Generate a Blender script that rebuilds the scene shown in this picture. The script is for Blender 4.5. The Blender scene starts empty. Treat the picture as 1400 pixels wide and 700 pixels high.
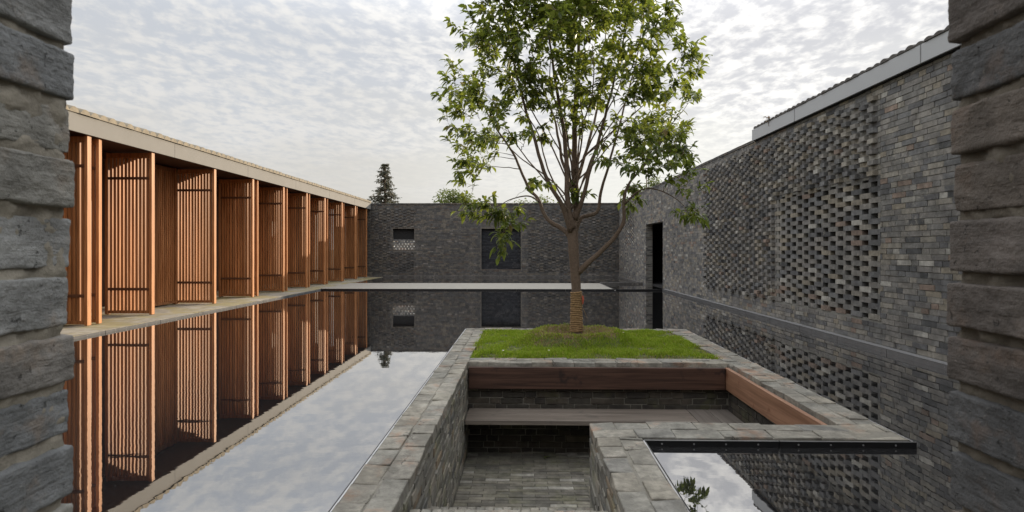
import bpy, bmesh, math, random
import numpy as np
from mathutils import Vector, Matrix, noise as mnoise

random.seed(7)
RNG = np.random.default_rng(7)
S = bpy.context.scene
COL = S.collection
R = math.radians

# ------------------------------------------------------------------ camera
F = 770.0 / 1400.0                 # focal length / sensor width
YAW = R(1.228)
CAM_H = 1.3
cd = bpy.data.cameras.new("camera")
cd.sensor_width = 36.0
cd.lens = 36.0 * F
cd.shift_y = -8.5 / 1400.0
cd.clip_start = 0.05
cd.clip_end = 3000.0
cd.dof.use_dof = True
cd.dof.focus_distance = 9.0
cd.dof.aperture_fstop = 13.0
cam = bpy.data.objects.new("camera", cd)
COL.objects.link(cam)
cam.location = (0, 0, CAM_H)
cam.rotation_euler = (R(90), 0, YAW)
S.camera = cam

# ------------------------------------------------------------------ light
SUN_PHI = R(50)                    # from +X towards +Y
SUN_EL = R(13.5)
SUN_DIR = Vector((math.cos(SUN_PHI) * math.cos(SUN_EL), math.sin(SUN_PHI) * math.cos(SUN_EL), math.sin(SUN_EL)))
sd = bpy.data.lights.new("sun", 'SUN')
sd.energy = 4.7
sd.angle = R(0.6)
sd.color = (1.0, 0.82, 0.60)
sun = bpy.data.objects.new("sun", sd)
COL.objects.link(sun)
sun.rotation_euler = (-SUN_DIR).to_track_quat('-Z', 'Y').to_euler()

S.view_settings.view_transform = 'Standard'
S.view_settings.look = 'None'
S.view_settings.exposure = 0.4
S.view_settings.gamma = 1.0
S.view_settings.use_curve_mapping = False
S.render.engine = 'CYCLES'
S.cycles.max_bounces = 8
S.cycles.diffuse_bounces = 4
S.cycles.use_denoising = True
S.cycles.caustics_reflective = False
S.cycles.caustics_refractive = False


class NT:
    """small helper round a node tree"""
    def __init__(self, tree):
        self.t = tree
        tree.nodes.clear()

    def n(self, kind, **kw):
        nd = self.t.nodes.new(kind)
        for k, v in kw.items():
            if k.startswith('i_'):
                key = k[2:].replace('_', ' ')
                nd.inputs[key].default_value = v
            else:
                setattr(nd, k, v)
        return nd

    def l(self, a, b):
        self.t.links.new(a, b)

    def math(self, op, a, b=None, c=None, clamp=False):
        nd = self.n('ShaderNodeMath', operation=op)
        nd.use_clamp = clamp
        for i, v in enumerate((a, b, c)):
            if v is None:
                continue
            if isinstance(v, (int, float)):
                nd.inputs[i].default_value = v
            else:
                self.l(v, nd.inputs[i])
        return nd.outputs[0]

    def mix(self, fac, a, b, blend='MIX'):
        nd = self.n('ShaderNodeMix', data_type='RGBA', blend_type=blend)
        for sock, v in ((nd.inputs[0], fac), (nd.inputs[6], a), (nd.inputs[7], b)):
            if isinstance(v, (int, float)):
                sock.default_value = v
            elif isinstance(v, tuple):
                sock.default_value = v if len(v) == 4 else (*v, 1)
            else:
                self.l(v, sock)
        return nd.outputs[2]

    def ramp(self, fac, stops, interp='LINEAR'):
        nd = self.n('ShaderNodeValToRGB')
        cr = nd.color_ramp
        cr.interpolation = interp
        while len(cr.elements) < len(stops):
            cr.elements.new(0.5)
        for e, (p, c) in zip(cr.elements, stops):
            e.position = p
            e.color = (*c, 1) if len(c) == 3 else c
        self.l(fac, nd.inputs[0])
        return nd.outputs[0]

    def noise(self, vec, scale, detail=4, rough=0.55, dist=0.0, out='Fac'):
        nd = self.n('ShaderNodeTexNoise')
        nd.inputs['Scale'].default_value = scale
        nd.inputs['Detail'].default_value = detail
        nd.inputs['Roughness'].default_value = rough
        nd.inputs['Distortion'].default_value = dist
        if vec is not None:
            self.l(vec, nd.inputs['Vector'])
        return nd.outputs[out]

    def smooth(self, v, lo, hi):
        nd = self.n('ShaderNodeMapRange', interpolation_type='SMOOTHSTEP')
        self.l(v, nd.inputs[0])
        nd.inputs[1].default_value = lo
        nd.inputs[2].default_value = hi
        return nd.outputs[0]


# ------------------------------------------------------------------ sky
W = bpy.data.worlds.new("World")
S.world = W
W.use_nodes = True
w = NT(W.node_tree)
BG = 0.10
sky = w.n('ShaderNodeTexSky', sky_type='NISHITA')
sky.sun_disc = False
sky.sun_elevation = SUN_EL
sky.sun_rotation = R(90) - SUN_PHI
sky.air_density = 1.0
sky.dust_density = 2.0
tc = w.n('ShaderNodeTexCoord')
sep = w.n('ShaderNodeSeparateXYZ')
w.l(tc.outputs['Generated'], sep.inputs[0])
zc = w.math('MAXIMUM', sep.outputs[2], 0.0)
den = w.math('ADD', zc, 0.10)
px = w.math('DIVIDE', sep.outputs[0], den)
py = w.math('DIVIDE', sep.outputs[1], den)
comb = w.n('ShaderNodeCombineXYZ')
w.l(px, comb.inputs[0])
w.l(py, comb.inputs[1])
mp = w.n('ShaderNodeMapping')
mp.inputs['Rotation'].default_value = (0, 0, R(-32))
mp.inputs['Scale'].default_value = (1.12, 0.92, 1.0)
w.l(comb.outputs[0], mp.inputs[0])
wrp = w.noise(comb.outputs[0], 1.3, 2, 0.5, 0, 'Color')
wv = w.n('ShaderNodeVectorMath', operation='MULTIPLY_ADD')
w.l(wrp, wv.inputs[0])
wv.inputs[1].default_value = (0.22, 0.22, 0)
w.l(mp.outputs[0], wv.inputs[2])
p1 = w.noise(wv.outputs[0], 10.0, 6, 0.56, 0.1)
p2 = w.noise(wv.outputs[0], 21.0, 3, 0.50, 0.0)
puffs = w.math('ADD', w.math('MULTIPLY', p1, 0.72), w.math('MULTIPLY', p2, 0.28))
big = w.noise(comb.outputs[0], 0.8, 3, 0.5)
cov = w.math('ADD', puffs, w.math('MULTIPLY', w.math('SUBTRACT', big, 0.5), 0.35))
cmask = w.smooth(cov, 0.38, 0.62)
# towards the horizon the cloud field merges into an even veil
veil = w.smooth(w.math('ADD', sep.outputs[2], w.math('MULTIPLY', w.math('SUBTRACT', big, 0.5), 0.35)), 0.30, 0.08)
nrm = w.n('ShaderNodeVectorMath', operation='DOT_PRODUCT')
w.l(tc.outputs['Generated'], nrm.inputs[0])
nrm.inputs[1].default_value = tuple(SUN_DIR)
toward = w.smooth(nrm.outputs['Value'], 0.45, 1.0)
K = 1.0 / BG
# gap between the clouds: thin cirrus over the blue of the sky model
gapc = w.mix(0.90, sky.outputs[0], (0.485 * K, 0.505 * K, 0.54 * K))
gapc = w.mix(toward, gapc, (0.53 * K, 0.535 * K, 0.56 * K))
cloud = w.mix(toward, (0.60 * K, 0.595 * K, 0.585 * K), (0.86 * K, 0.845 * K, 0.82 * K))
skyc = w.mix(cmask, gapc, cloud)
veilc = w.mix(toward, (0.50 * K, 0.485 * K, 0.452 * K), (0.74 * K, 0.735 * K, 0.69 * K))
skyc = w.mix(w.math('MULTIPLY', veil, 0.9), skyc, veilc)
# the high cloud deck overhead is the brightest part of the dome
up = w.smooth(sep.outputs[2], 0.32, 0.60)
gain = w.math('MULTIPLY_ADD', up, 1.35, 1.0)
gn = w.n('ShaderNodeVectorMath', operation='SCALE')
w.l(skyc, gn.inputs[0])
w.l(gain, gn.inputs['Scale'])
bgn = w.n('ShaderNodeBackground')
bgn.inputs[1].default_value = BG
w.l(gn.outputs[0], bgn.inputs[0])
wo = w.n('ShaderNodeOutputWorld')
w.l(bgn.outputs[0], wo.inputs[0])


# ------------------------------------------------------------------ materials
def new_mat(name):
    m = bpy.data.materials.new(name)
    m.use_nodes = True
    t = NT(m.node_tree)
    out = t.n('ShaderNodeOutputMaterial')
    bs = t.n('ShaderNodeBsdfPrincipled')
    t.l(bs.outputs[0], out.inputs[0])
    return m, t, bs, out


def bump(t, bs, h, strength=0.5, dist=0.01):
    b = t.n('ShaderNodeBump')
    b.inputs['Strength'].default_value = strength
    b.inputs['Distance'].default_value = dist
    t.l(h, b.inputs['Height'])
    t.l(b.outputs[0], bs.inputs['Normal'])


def masonry(name, stops, mottling=0.5, scale=14.0, stain=None, rough=0.85, bstr=0.6, bdist=0.006, moss=None, coords='Object', cream=0.0, cracks=0.0, moss_at=.52, grain=False):
    m, t, bs, out = new_mat(name)
    g = t.n('ShaderNodeNewGeometry')
    tcn = t.n('ShaderNodeTexCoord')
    v = tcn.outputs[coords]
    base = t.ramp(g.outputs['Random Per Island'], stops, 'CONSTANT')
    n1 = t.noise(v, scale, 6, 0.65)
    n2 = t.noise(v, scale * 5, 4, 0.6)
    f1 = t.math('MULTIPLY_ADD', n1, mottling * 2, 1.0 - mottling)
    cm = t.n('ShaderNodeVectorMath', operation='SCALE')
    t.l(base, cm.inputs[0])
    t.l(f1, cm.inputs['Scale'])
    c = cm.outputs[0]
    if stain:
        sn = t.smooth(t.noise(v, 1.7, 5, 0.6), 0.50, 0.72)
        c = t.mix(t.math('MULTIPLY', sn, stain[1]), c, stain[0])
    if moss:
        sn = t.smooth(t.noise(v, moss[2], 5, 0.65), moss_at, moss_at + .14)
        c = t.mix(t.math('MULTIPLY', sn, moss[1]), c, moss[0])
    mid = t.noise(v, 5.5, 6, 0.7)
    cm2 = t.n('ShaderNodeVectorMath', operation='SCALE')
    t.l(c, cm2.inputs[0])
    t.l(t.math('MULTIPLY_ADD', t.smooth(mid, 0.36, 0.66), 0.5, 0.72), cm2.inputs['Scale'])
    large = t.noise(v, 0.45, 3, 0.5)
    cm3 = t.n('ShaderNodeVectorMath', operation='SCALE')
    t.l(cm2.outputs[0], cm3.inputs[0])
    t.l(t.math('MULTIPLY_ADD', large, 0.7, 0.68), cm3.inputs['Scale'])
    c = cm3.outputs[0]
    if cream:
        lime = t.math('MULTIPLY', t.smooth(t.noise(v, 1.1, 5, 0.65), 0.52, 0.66), t.smooth(t.noise(v, 16.0, 4, 0.7), 0.48, 0.64))
        c = t.mix(t.math('MULTIPLY', lime, cream * 1.6), c, (.46, .43, .37))
    crk = None
    if cracks:
        wob = t.n('ShaderNodeVectorMath', operation='MULTIPLY_ADD')
        t.l(t.noise(v, 9.0, 4, 0.6, 0, 'Color'), wob.inputs[0])
        wob.inputs[1].default_value = (.5 / cracks,) * 3
        t.l(v, wob.inputs[2])
        vo = t.n('ShaderNodeTexVoronoi', feature='DISTANCE_TO_EDGE')
        vo.inputs['Scale'].default_value = cracks
        t.l(wob.outputs[0], vo.inputs['Vector'])
        crk = t.smooth(vo.outputs['Distance'], 0.018 if cracks < 5 else .03, 0.0)
        c = t.mix(t.math('MULTIPLY', t.math('MULTIPLY', crk, t.smooth(t.noise(v, 2.3, 2, 0.5), 0.48, 0.60)), 0.8), c, (.05, .046, .04))
        pits = t.smooth(t.noise(v, 30.0, 5, 0.7), 0.60, 0.70)
        c = t.mix(t.math('MULTIPLY', pits, 0.65), c, (.14, .13, .105))
    sp = t.smooth(n2, 0.66, 0.76)
    c = t.mix(t.math('MULTIPLY', sp, 0.25), c, (0.45, 0.44, 0.41))
    t.l(c, bs.inputs['Base Color'])
    bs.inputs['Roughness'].default_value = rough
    bs.inputs['Specular IOR Level'].default_value = 0.3
    h = t.math('ADD', n1, t.math('MULTIPLY', n2, 0.5))
    if grain:                                   # pressed clay: faint level streaks, grit and small pits
        gm = t.n('ShaderNodeMapping')
        gm.inputs['Scale'].default_value = (9, 9, 70)
        t.l(v, gm.inputs[0])
        st = t.noise(gm.outputs[0], 1.0, 5, 0.65, 0.4)
        grit = t.noise(v, 210, 4, 0.7)
        pit = t.smooth(t.noise(v, 75, 4, 0.7), 0.62, 0.72)
        h = t.math('ADD', h, t.math('ADD', t.math('MULTIPLY', st, 0.7), t.math('MULTIPLY', grit, 0.35)))
        h = t.math('SUBTRACT', h, t.math('MULTIPLY', pit, 0.6))
        c = t.mix(t.math('MULTIPLY', pit, 0.6), c, (.04, .037, .033))
        c = t.mix(t.math('MULTIPLY', t.smooth(st, 0.55, 0.75), 0.35), c, (.07, .068, .065))
        c = t.mix(t.math('MULTIPLY', t.smooth(grit, 0.60, 0.72), 0.35), c, (.33, .31, .27))
        t.l(c, bs.inputs['Base Color'])
    bump(t, bs, h, bstr, bdist)
    return m


GREYS = [(0.0, (0.132, 0.131, 0.133)), (0.13, (0.185, 0.180, 0.170)), (0.30, (0.230, 0.217, 0.198)), (0.44, (0.161, 0.161, 0.161)),
         (0.58, (0.264, 0.245, 0.212)), (0.72, (0.206, 0.196, 0.184)), (0.83, (0.264, 0.235, 0.188)), (0.90, (0.235, 0.181, 0.148)),
         (0.93, (0.372, 0.359, 0.326)), (0.97, (0.083, 0.084, 0.085))]
DARKS = [(0.0, (0.085, 0.084, 0.082)), (0.2, (0.114, 0.108, 0.103)), (0.42, (0.140, 0.129, 0.115)), (0.6, (0.100, 0.099, 0.099)),
         (0.78, (0.159, 0.143, 0.121)), (0.92, (0.125, 0.102, 0.086)), (0.97, (0.207, 0.193, 0.179))]
PALES = [(0.0, (0.237, 0.224, 0.193)), (0.25, (0.257, 0.242, 0.207)), (0.5, (0.218, 0.210, 0.184)), (0.75, (0.249, 0.231, 0.193)), (0.93, (0.195, 0.189, 0.171))]
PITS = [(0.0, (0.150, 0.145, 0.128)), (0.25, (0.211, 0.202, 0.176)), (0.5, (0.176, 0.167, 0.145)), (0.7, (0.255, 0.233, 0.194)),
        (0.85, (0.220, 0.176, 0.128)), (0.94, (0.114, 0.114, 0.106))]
M = {}
M['grey_brick'] = masonry('grey_brick', GREYS, 0.45, 14, stain=((.08, .08, .08), .45), cream=.35)
M['dark_brick'] = masonry('dark_brick', DARKS, 0.45, 14, stain=((.075, .075, .075), .45), cream=.2)
M['slate_brick'] = masonry('slate_brick', [(0, (.026, .028, .033)), (.4, (.04, .043, .05)), (.8, (.055, .055, .06))], 0.4, 14)
M['rim_brick'] = masonry('rim_brick', PALES, 0.60, 17, stain=((.19, .18, .15), .75), moss=((.33, .19, .12), .6, 2.2), bdist=.014, cracks=2.3, moss_at=.525)
M['pit_brick'] = masonry('pit_brick', PITS, 0.5, 13, stain=((.08, .08, .07), .4), moss=((.13, .135, .06), .5, 3.0))
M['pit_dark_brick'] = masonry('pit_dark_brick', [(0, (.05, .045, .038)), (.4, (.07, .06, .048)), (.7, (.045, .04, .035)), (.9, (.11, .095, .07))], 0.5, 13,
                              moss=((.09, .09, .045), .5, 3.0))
M['floor_brick'] = masonry('floor_brick', [(0, (.175, .165, .13)), (.3, (.21, .195, .16)), (.6, (.15, .14, .12)), (.9, (.32, .305, .27))], 0.5, 16,
                           stain=((.10, .10, .085), .5), moss=((.15, .15, .08), .4, 2.5))
M['pier_brick'] = masonry('pier_brick', [(0, (.25, .255, .25)), (.3, (.18, .188, .192)), (.55, (.28, .275, .25)), (.8, (.21, .20, .185))], 0.6, 16,
                          stain=((.11, .11, .11), .6), bstr=1.0, bdist=.006, moss=((.28, .21, .15), .45, 12.0), grain=True)
M['brown_pier_brick'] = masonry('brown_pier_brick', [(0, (.115, .10, .09)), (.3, (.09, .091, .093)), (.55, (.135, .115, .098)), (.8, (.10, .088, .08))], 0.6, 16,
                                stain=((.07, .07, .07), .6), bstr=1.0, bdist=.006, moss=((.17, .11, .075), .35, 12.0), grain=True)


def plain(name, col, rough=0.8, nscale=20, var=0.25, bstr=0.4, bdist=0.005, metallic=0.0, detail=5, spec=0.4, coords='Object'):
    m, t, bs, out = new_mat(name)
    tcn = t.n('ShaderNodeTexCoord')
    n1 = t.noise(tcn.outputs[coords], nscale, detail, 0.62)
    f = t.math('MULTIPLY_ADD', n1, var * 2, 1 - var)
    cm = t.n('ShaderNodeVectorMath', operation='SCALE')
    cm.inputs[0].default_value = col
    t.l(f, cm.inputs['Scale'])
    t.l(cm.outputs[0], bs.inputs['Base Color'])
    bs.inputs['Roughness'].default_value = rough
    bs.inputs['Metallic'].default_value = metallic
    bs.inputs['Specular IOR Level'].default_value = spec
    if bstr:
        bump(t, bs, n1, bstr, bdist)
    return m


M['mortar'] = plain('mortar', (.215, .21, .19), .95, 30, .4)
M['dark_mortar'] = plain('dark_mortar', (.13, .125, .115), .95, 30, .4)
M['pier_mortar'] = plain('pier_mortar', (.24, .22, .18), .95, 40, .5, 1.0, .006)
M['brown_pier_mortar'] = plain('brown_pier_mortar', (.12, .105, .083), .95, 40, .5, 1.0, .006)
M['rim_mortar'] = plain('rim_mortar', (.20, .188, .16), .95, 30, .4)
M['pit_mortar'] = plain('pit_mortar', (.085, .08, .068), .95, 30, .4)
M['dark_metal'] = plain('dark_metal', (.009, .009, .010), .45, 9, .3, .1, .001, .3)
M['steel_edge'] = plain('steel_edge', (.17, .17, .172), .4, 6, .35, .1, .001, .5)
M['bright_steel'] = plain('bright_steel', (.55, .55, .56), .35, 30, .1, 0, 0, .8)
M['fascia_metal'] = plain('fascia_metal', (.225, .218, .205), .75, 2.5, .10, .05, .002, 0.0, 5, .15)
M['grey_fascia_metal'] = plain('grey_fascia_metal', (.42, .43, .44), .45, 2.5, .06, .05, .002, .2)
M['roof_tile'] = plain('roof_tile', (.26, .225, .17), .9, 10, .5)
M['ledge_metal'] = plain('ledge_metal', (.25, .25, .255), .5, 6, .2, .1, .001, .1)
M['dark_roof_tile'] = plain('dark_roof_tile', (.10, .092, .085), .9, 10, .5)
M['kerb_metal'] = plain('kerb_metal', (.13, .13, .132), .8, 6, .35, .1, .001, 0.0, 5, .1)
M['concrete'] = plain('concrete', (.27, .255, .225), .85, 5, .22, .3, .004)
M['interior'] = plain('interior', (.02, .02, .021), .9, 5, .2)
M['plaster'] = plain('plaster', (.16, .155, .15), .9, 5, .2)
M['earth'] = plain('earth', (.10, .09, .06), .95, 3, .4)
M['soil'] = plain('soil', (.09, .105, .03), .95, 25, .4, 1.0, .02)
M['mulch'] = plain('mulch', (.20, .145, .09), .95, 45, .6, 1.0, .02)
M['petal'] = plain('petal', (.75, .74, .70), .6, 20, .1, 0)


def wood(name, c1, c2, axis='Z', rough=0.55, scale=1.0, knots=None):
    m, t, bs, out = new_mat(name)
    tcn = t.n('ShaderNodeTexCoord')
    g = t.n('ShaderNodeNewGeometry')
    mpn = t.n('ShaderNodeMapping')
    sc = {'X': (1.2, 26, 26), 'Y': (26, 1.2, 26), 'Z': (26, 26, 1.2)}[axis]
    mpn.inputs['Scale'].default_value = tuple(s * scale for s in sc)
    t.l(tcn.outputs['Object'], mpn.inputs[0])
    off = t.n('ShaderNodeVectorMath', operation='ADD')
    t.l(mpn.outputs[0], off.inputs[0])
    rr = t.n('ShaderNodeCombineXYZ')
    r7 = t.math('MULTIPLY', g.outputs['Random Per Island'], 31.0)
    for i in range(3):
        t.l(r7, rr.inputs[i])
    t.l(rr.outputs[0], off.inputs[1])
    n1 = t.noise(off.outputs[0], 1.0, 6, 0.6, 0.6)
    fac = t.smooth(n1, 0.32, 0.68)
    c = t.mix(fac, c1, c2)
    tone = t.math('MULTIPLY_ADD', g.outputs['Random Per Island'], 0.5, 0.74)
    cm = t.n('ShaderNodeVectorMath', operation='SCALE')
    t.l(c, cm.inputs[0])
    t.l(tone, cm.inputs['Scale'])
    c = cm.outputs[0]
    if knots:
        kn = t.smooth(t.noise(tcn.outputs['Object'], 4.0, 3, 0.6), 0.60, 0.70)
        c = t.mix(t.math('MULTIPLY', kn, knots[1]), c, knots[0])
    t.l(c, bs.inputs['Base Color'])
    bs.inputs['Roughness'].default_value = rough
    bs.inputs['Specular IOR Level'].default_value = 0.35
    bump(t, bs, n1, 0.25, 0.002)
    return m


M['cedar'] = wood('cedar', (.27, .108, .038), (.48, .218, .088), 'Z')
M['shaded_cedar_bar'] = wood('shaded_cedar_bar', (.10, .045, .025), (.16, .075, .04), 'X')  # darker than the cedar: shade on the crossbar fronts is put into the colour
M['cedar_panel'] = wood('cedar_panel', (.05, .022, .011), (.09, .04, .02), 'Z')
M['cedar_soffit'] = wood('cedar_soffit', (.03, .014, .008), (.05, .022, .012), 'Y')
M['bench_back_wood'] = wood('bench_back_wood', (.04, .02, .014), (.10, .052, .036), 'X', knots=((.014, .01, .01), .85))
M['bench_side_wood'] = wood('bench_side_wood', (.24, .125, .075), (.38, .21, .13), 'Y', knots=((.16, .06, .03), .7))
M['bench_seat_wood'] = wood('bench_seat_wood', (.15, .125, .105), (.24, .205, .175), 'X', knots=((.09, .08, .07), .5))
M['bench_seat_wood_side'] = wood('bench_seat_wood_side', (.14, .12, .105), (.21, .185, .165), 'Y')


def pool_material():
    m, t, bs, out = new_mat('pool_water')
    tcn = t.n('ShaderNodeTexCoord')
    v = tcn.outputs['Object']
    n1 = t.noise(v, 42, 4, 0.75)
    n2 = t.noise(v, 2.0, 4, 0.6)
    c = t.ramp(n1, [(0.32, (.008, .008, .009)), (0.52, (.020, .020, .021)), (0.60, (.032, .032, .034)), (0.74, (.15, .15, .148))])
    c = t.mix(t.math('MULTIPLY', n2, 0.4), c, (.02, .02, .02))
    dif = t.n('ShaderNodeBsdfDiffuse')
    t.l(c, dif.inputs[0])
    gl = t.n('ShaderNodeBsdfGlossy')
    gl.inputs['Color'].default_value = (.97, .965, .96, 1)
    gl.inputs['Roughness'].default_value = 0.012
    # still water: very long low swell, a few mm of fine ripple
    mpn = t.n('ShaderNodeMapping')
    mpn.inputs['Scale'].default_value = (1.0, 1.6, 1.0)
    t.l(v, mpn.inputs[0])
    h = t.math('ADD', t.noise(mpn.outputs[0], 5.0, 2, 0.5), t.math('MULTIPLY', t.noise(mpn.outputs[0], 22.0, 2, 0.5), 0.12))
    b = t.n('ShaderNodeBump')
    b.inputs['Strength'].default_value = 0.004
    b.inputs['Distance'].default_value = 0.05
    t.l(h, b.inputs['Height'])
    t.l(b.outputs[0], gl.inputs['Normal'])
    lw = t.n('ShaderNodeLayerWeight')
    lw.inputs[0].default_value = 0.5
    fac = t.ramp(lw.outputs['Facing'], [(0.0, (.08,) * 3), (0.40, (.26,) * 3), (0.58, (.42,) * 3), (0.8, (.66,) * 3), (0.9, (.85,) * 3), (1.0, (.95,) * 3)])
    mx = t.n('ShaderNodeMixShader')
    t.l(fac, mx.inputs[0])
    t.l(dif.outputs[0], mx.inputs[1])
    t.l(gl.outputs[0], mx.inputs[2])
    t.l(mx.outputs[0], out.inputs[0])
    return m


M['pool_water'] = pool_material()


def paving_material():
    m, t, bs, out = new_mat('platform_stone')
    tcn = t.n('ShaderNodeTexCoord')
    v = tcn.outputs['Object']
    n1 = t.noise(v, 6, 6, 0.65)
    n2 = t.noise(v, 1.1, 4, 0.6)
    c = t.ramp(n1, [(0.3, (.20, .185, .15)), (0.5, (.31, .29, .24)), (0.7, (.40, .375, .315))])
    c = t.mix(t.math('MULTIPLY', t.smooth(n2, 0.44, 0.58), 0.65), c, (.27, .225, .075))
    # slab joints
    br = t.n('ShaderNodeTexBrick')
    br.inputs['Scale'].default_value = 1.0
    br.inputs['Brick Width'].default_value = 0.6
    br.inputs['Row Height'].default_value = 0.3
    br.inputs['Mortar Size'].default_value = 0.006
    br.inputs['Color1'].default_value = (1, 1, 1, 1)
    br.inputs['Color2'].default_value = (.86, .86, .86, 1)
    br.inputs['Mortar'].default_value = (.4, .4, .4, 1)
    t.l(v, br.inputs['Vector'])
    c = t.mix(1.0, c, br.outputs['Color'], 'MULTIPLY')
    t.l(c, bs.inputs['Base Color'])
    bs.inputs['Roughness'].default_value = 0.85
    bump(t, bs, n1, 0.4, 0.006)
    return m


M['platform_stone'] = paving_material()


def leaf_material(name, stops, trans=0.45, rough=0.45, tcol=(.30, .42, .03)):
    m, t, bs, out = new_mat(name)
    g = t.n('ShaderNodeNewGeometry')
    c = t.ramp(g.outputs['Random Per Island'], stops)
    t.l(c, bs.inputs['Base Color'])
    bs.inputs['Roughness'].default_value = rough
    bs.inputs['Specular IOR Level'].default_value = 0.35
    tr = t.n('ShaderNodeBsdfTranslucent')
    t.l(t.mix(0.6, c, tcol), tr.inputs[0])
    mx = t.n('ShaderNodeMixShader')
    mx.inputs[0].default_value = trans
    t.l(bs.outputs[0], mx.inputs[1])
    t.l(tr.outputs[0], mx.inputs[2])
    t.l(mx.outputs[0], out.inputs[0])
    return m


M['leaf'] = leaf_material('leaf', [(0, (.045, .07, .022)), (.35, (.07, .10, .027)), (.65, (.10, .135, .032)), (.9, (.16, .185, .04)), (.97, (.24, .24, .06)), (1, (.20, .12, .06))], .42, .36, (.36, .44, .05))
M['grass'] = leaf_material('grass', [(0, (.12, .20, .014)), (.4, (.19, .29, .018)), (.75, (.26, .35, .026)), (1, (.38, .35, .09))], .35, .75, (.42, .55, .025))
M['straw'] = leaf_material('straw', [(0, (.20, .13, .07)), (.5, (.32, .22, .11)), (1, (.42, .32, .18))], .1, .8, (.4, .3, .15))
M['conifer'] = leaf_material('conifer', [(0, (.11, .12, .10)), (.6, (.16, .165, .125)), (1, (.24, .20, .15))], .3, .7, (.08, .09, .05))
M['far_leaf'] = leaf_material('far_leaf', [(0, (.07, .10, .03)), (.6, (.11, .145, .04)), (1, (.17, .19, .06))], .4, .7, (.2, .25, .05))
M['bark'] = plain('bark', (.15, .108, .078), .9, 40, .5, 1.0, .012)
M['rope'] = plain('rope', (.28, .18, .088), .9, 38, .8, .8, .004)
M['tag_cloth'] = plain('tag_cloth', (.45, .10, .06), .8, 20, .2, .1)

# ------------------------------------------------------------------ object helpers


def add(name, data, parent=None, label=None, cat=None, group=None, kind=None, loc=None, rotz=None):
    o = bpy.data.objects.new(name, data)
    COL.objects.link(o)
    if parent is not None:
        o.parent = parent
    if label:
        o['label'] = label
    if cat:
        o['category'] = cat
    if group:
        o['group'] = group
    if kind:
        o['kind'] = kind
    if loc is not None:
        o.location = loc
    if rotz is not None:
        o.rotation_euler = (0, 0, rotz)
    return o


BOXF = np.array([(0, 3, 2, 1), (4, 5, 6, 7), (0, 1, 5, 4), (1, 2, 6, 5), (2, 3, 7, 6), (3, 0, 4, 7)])


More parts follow.
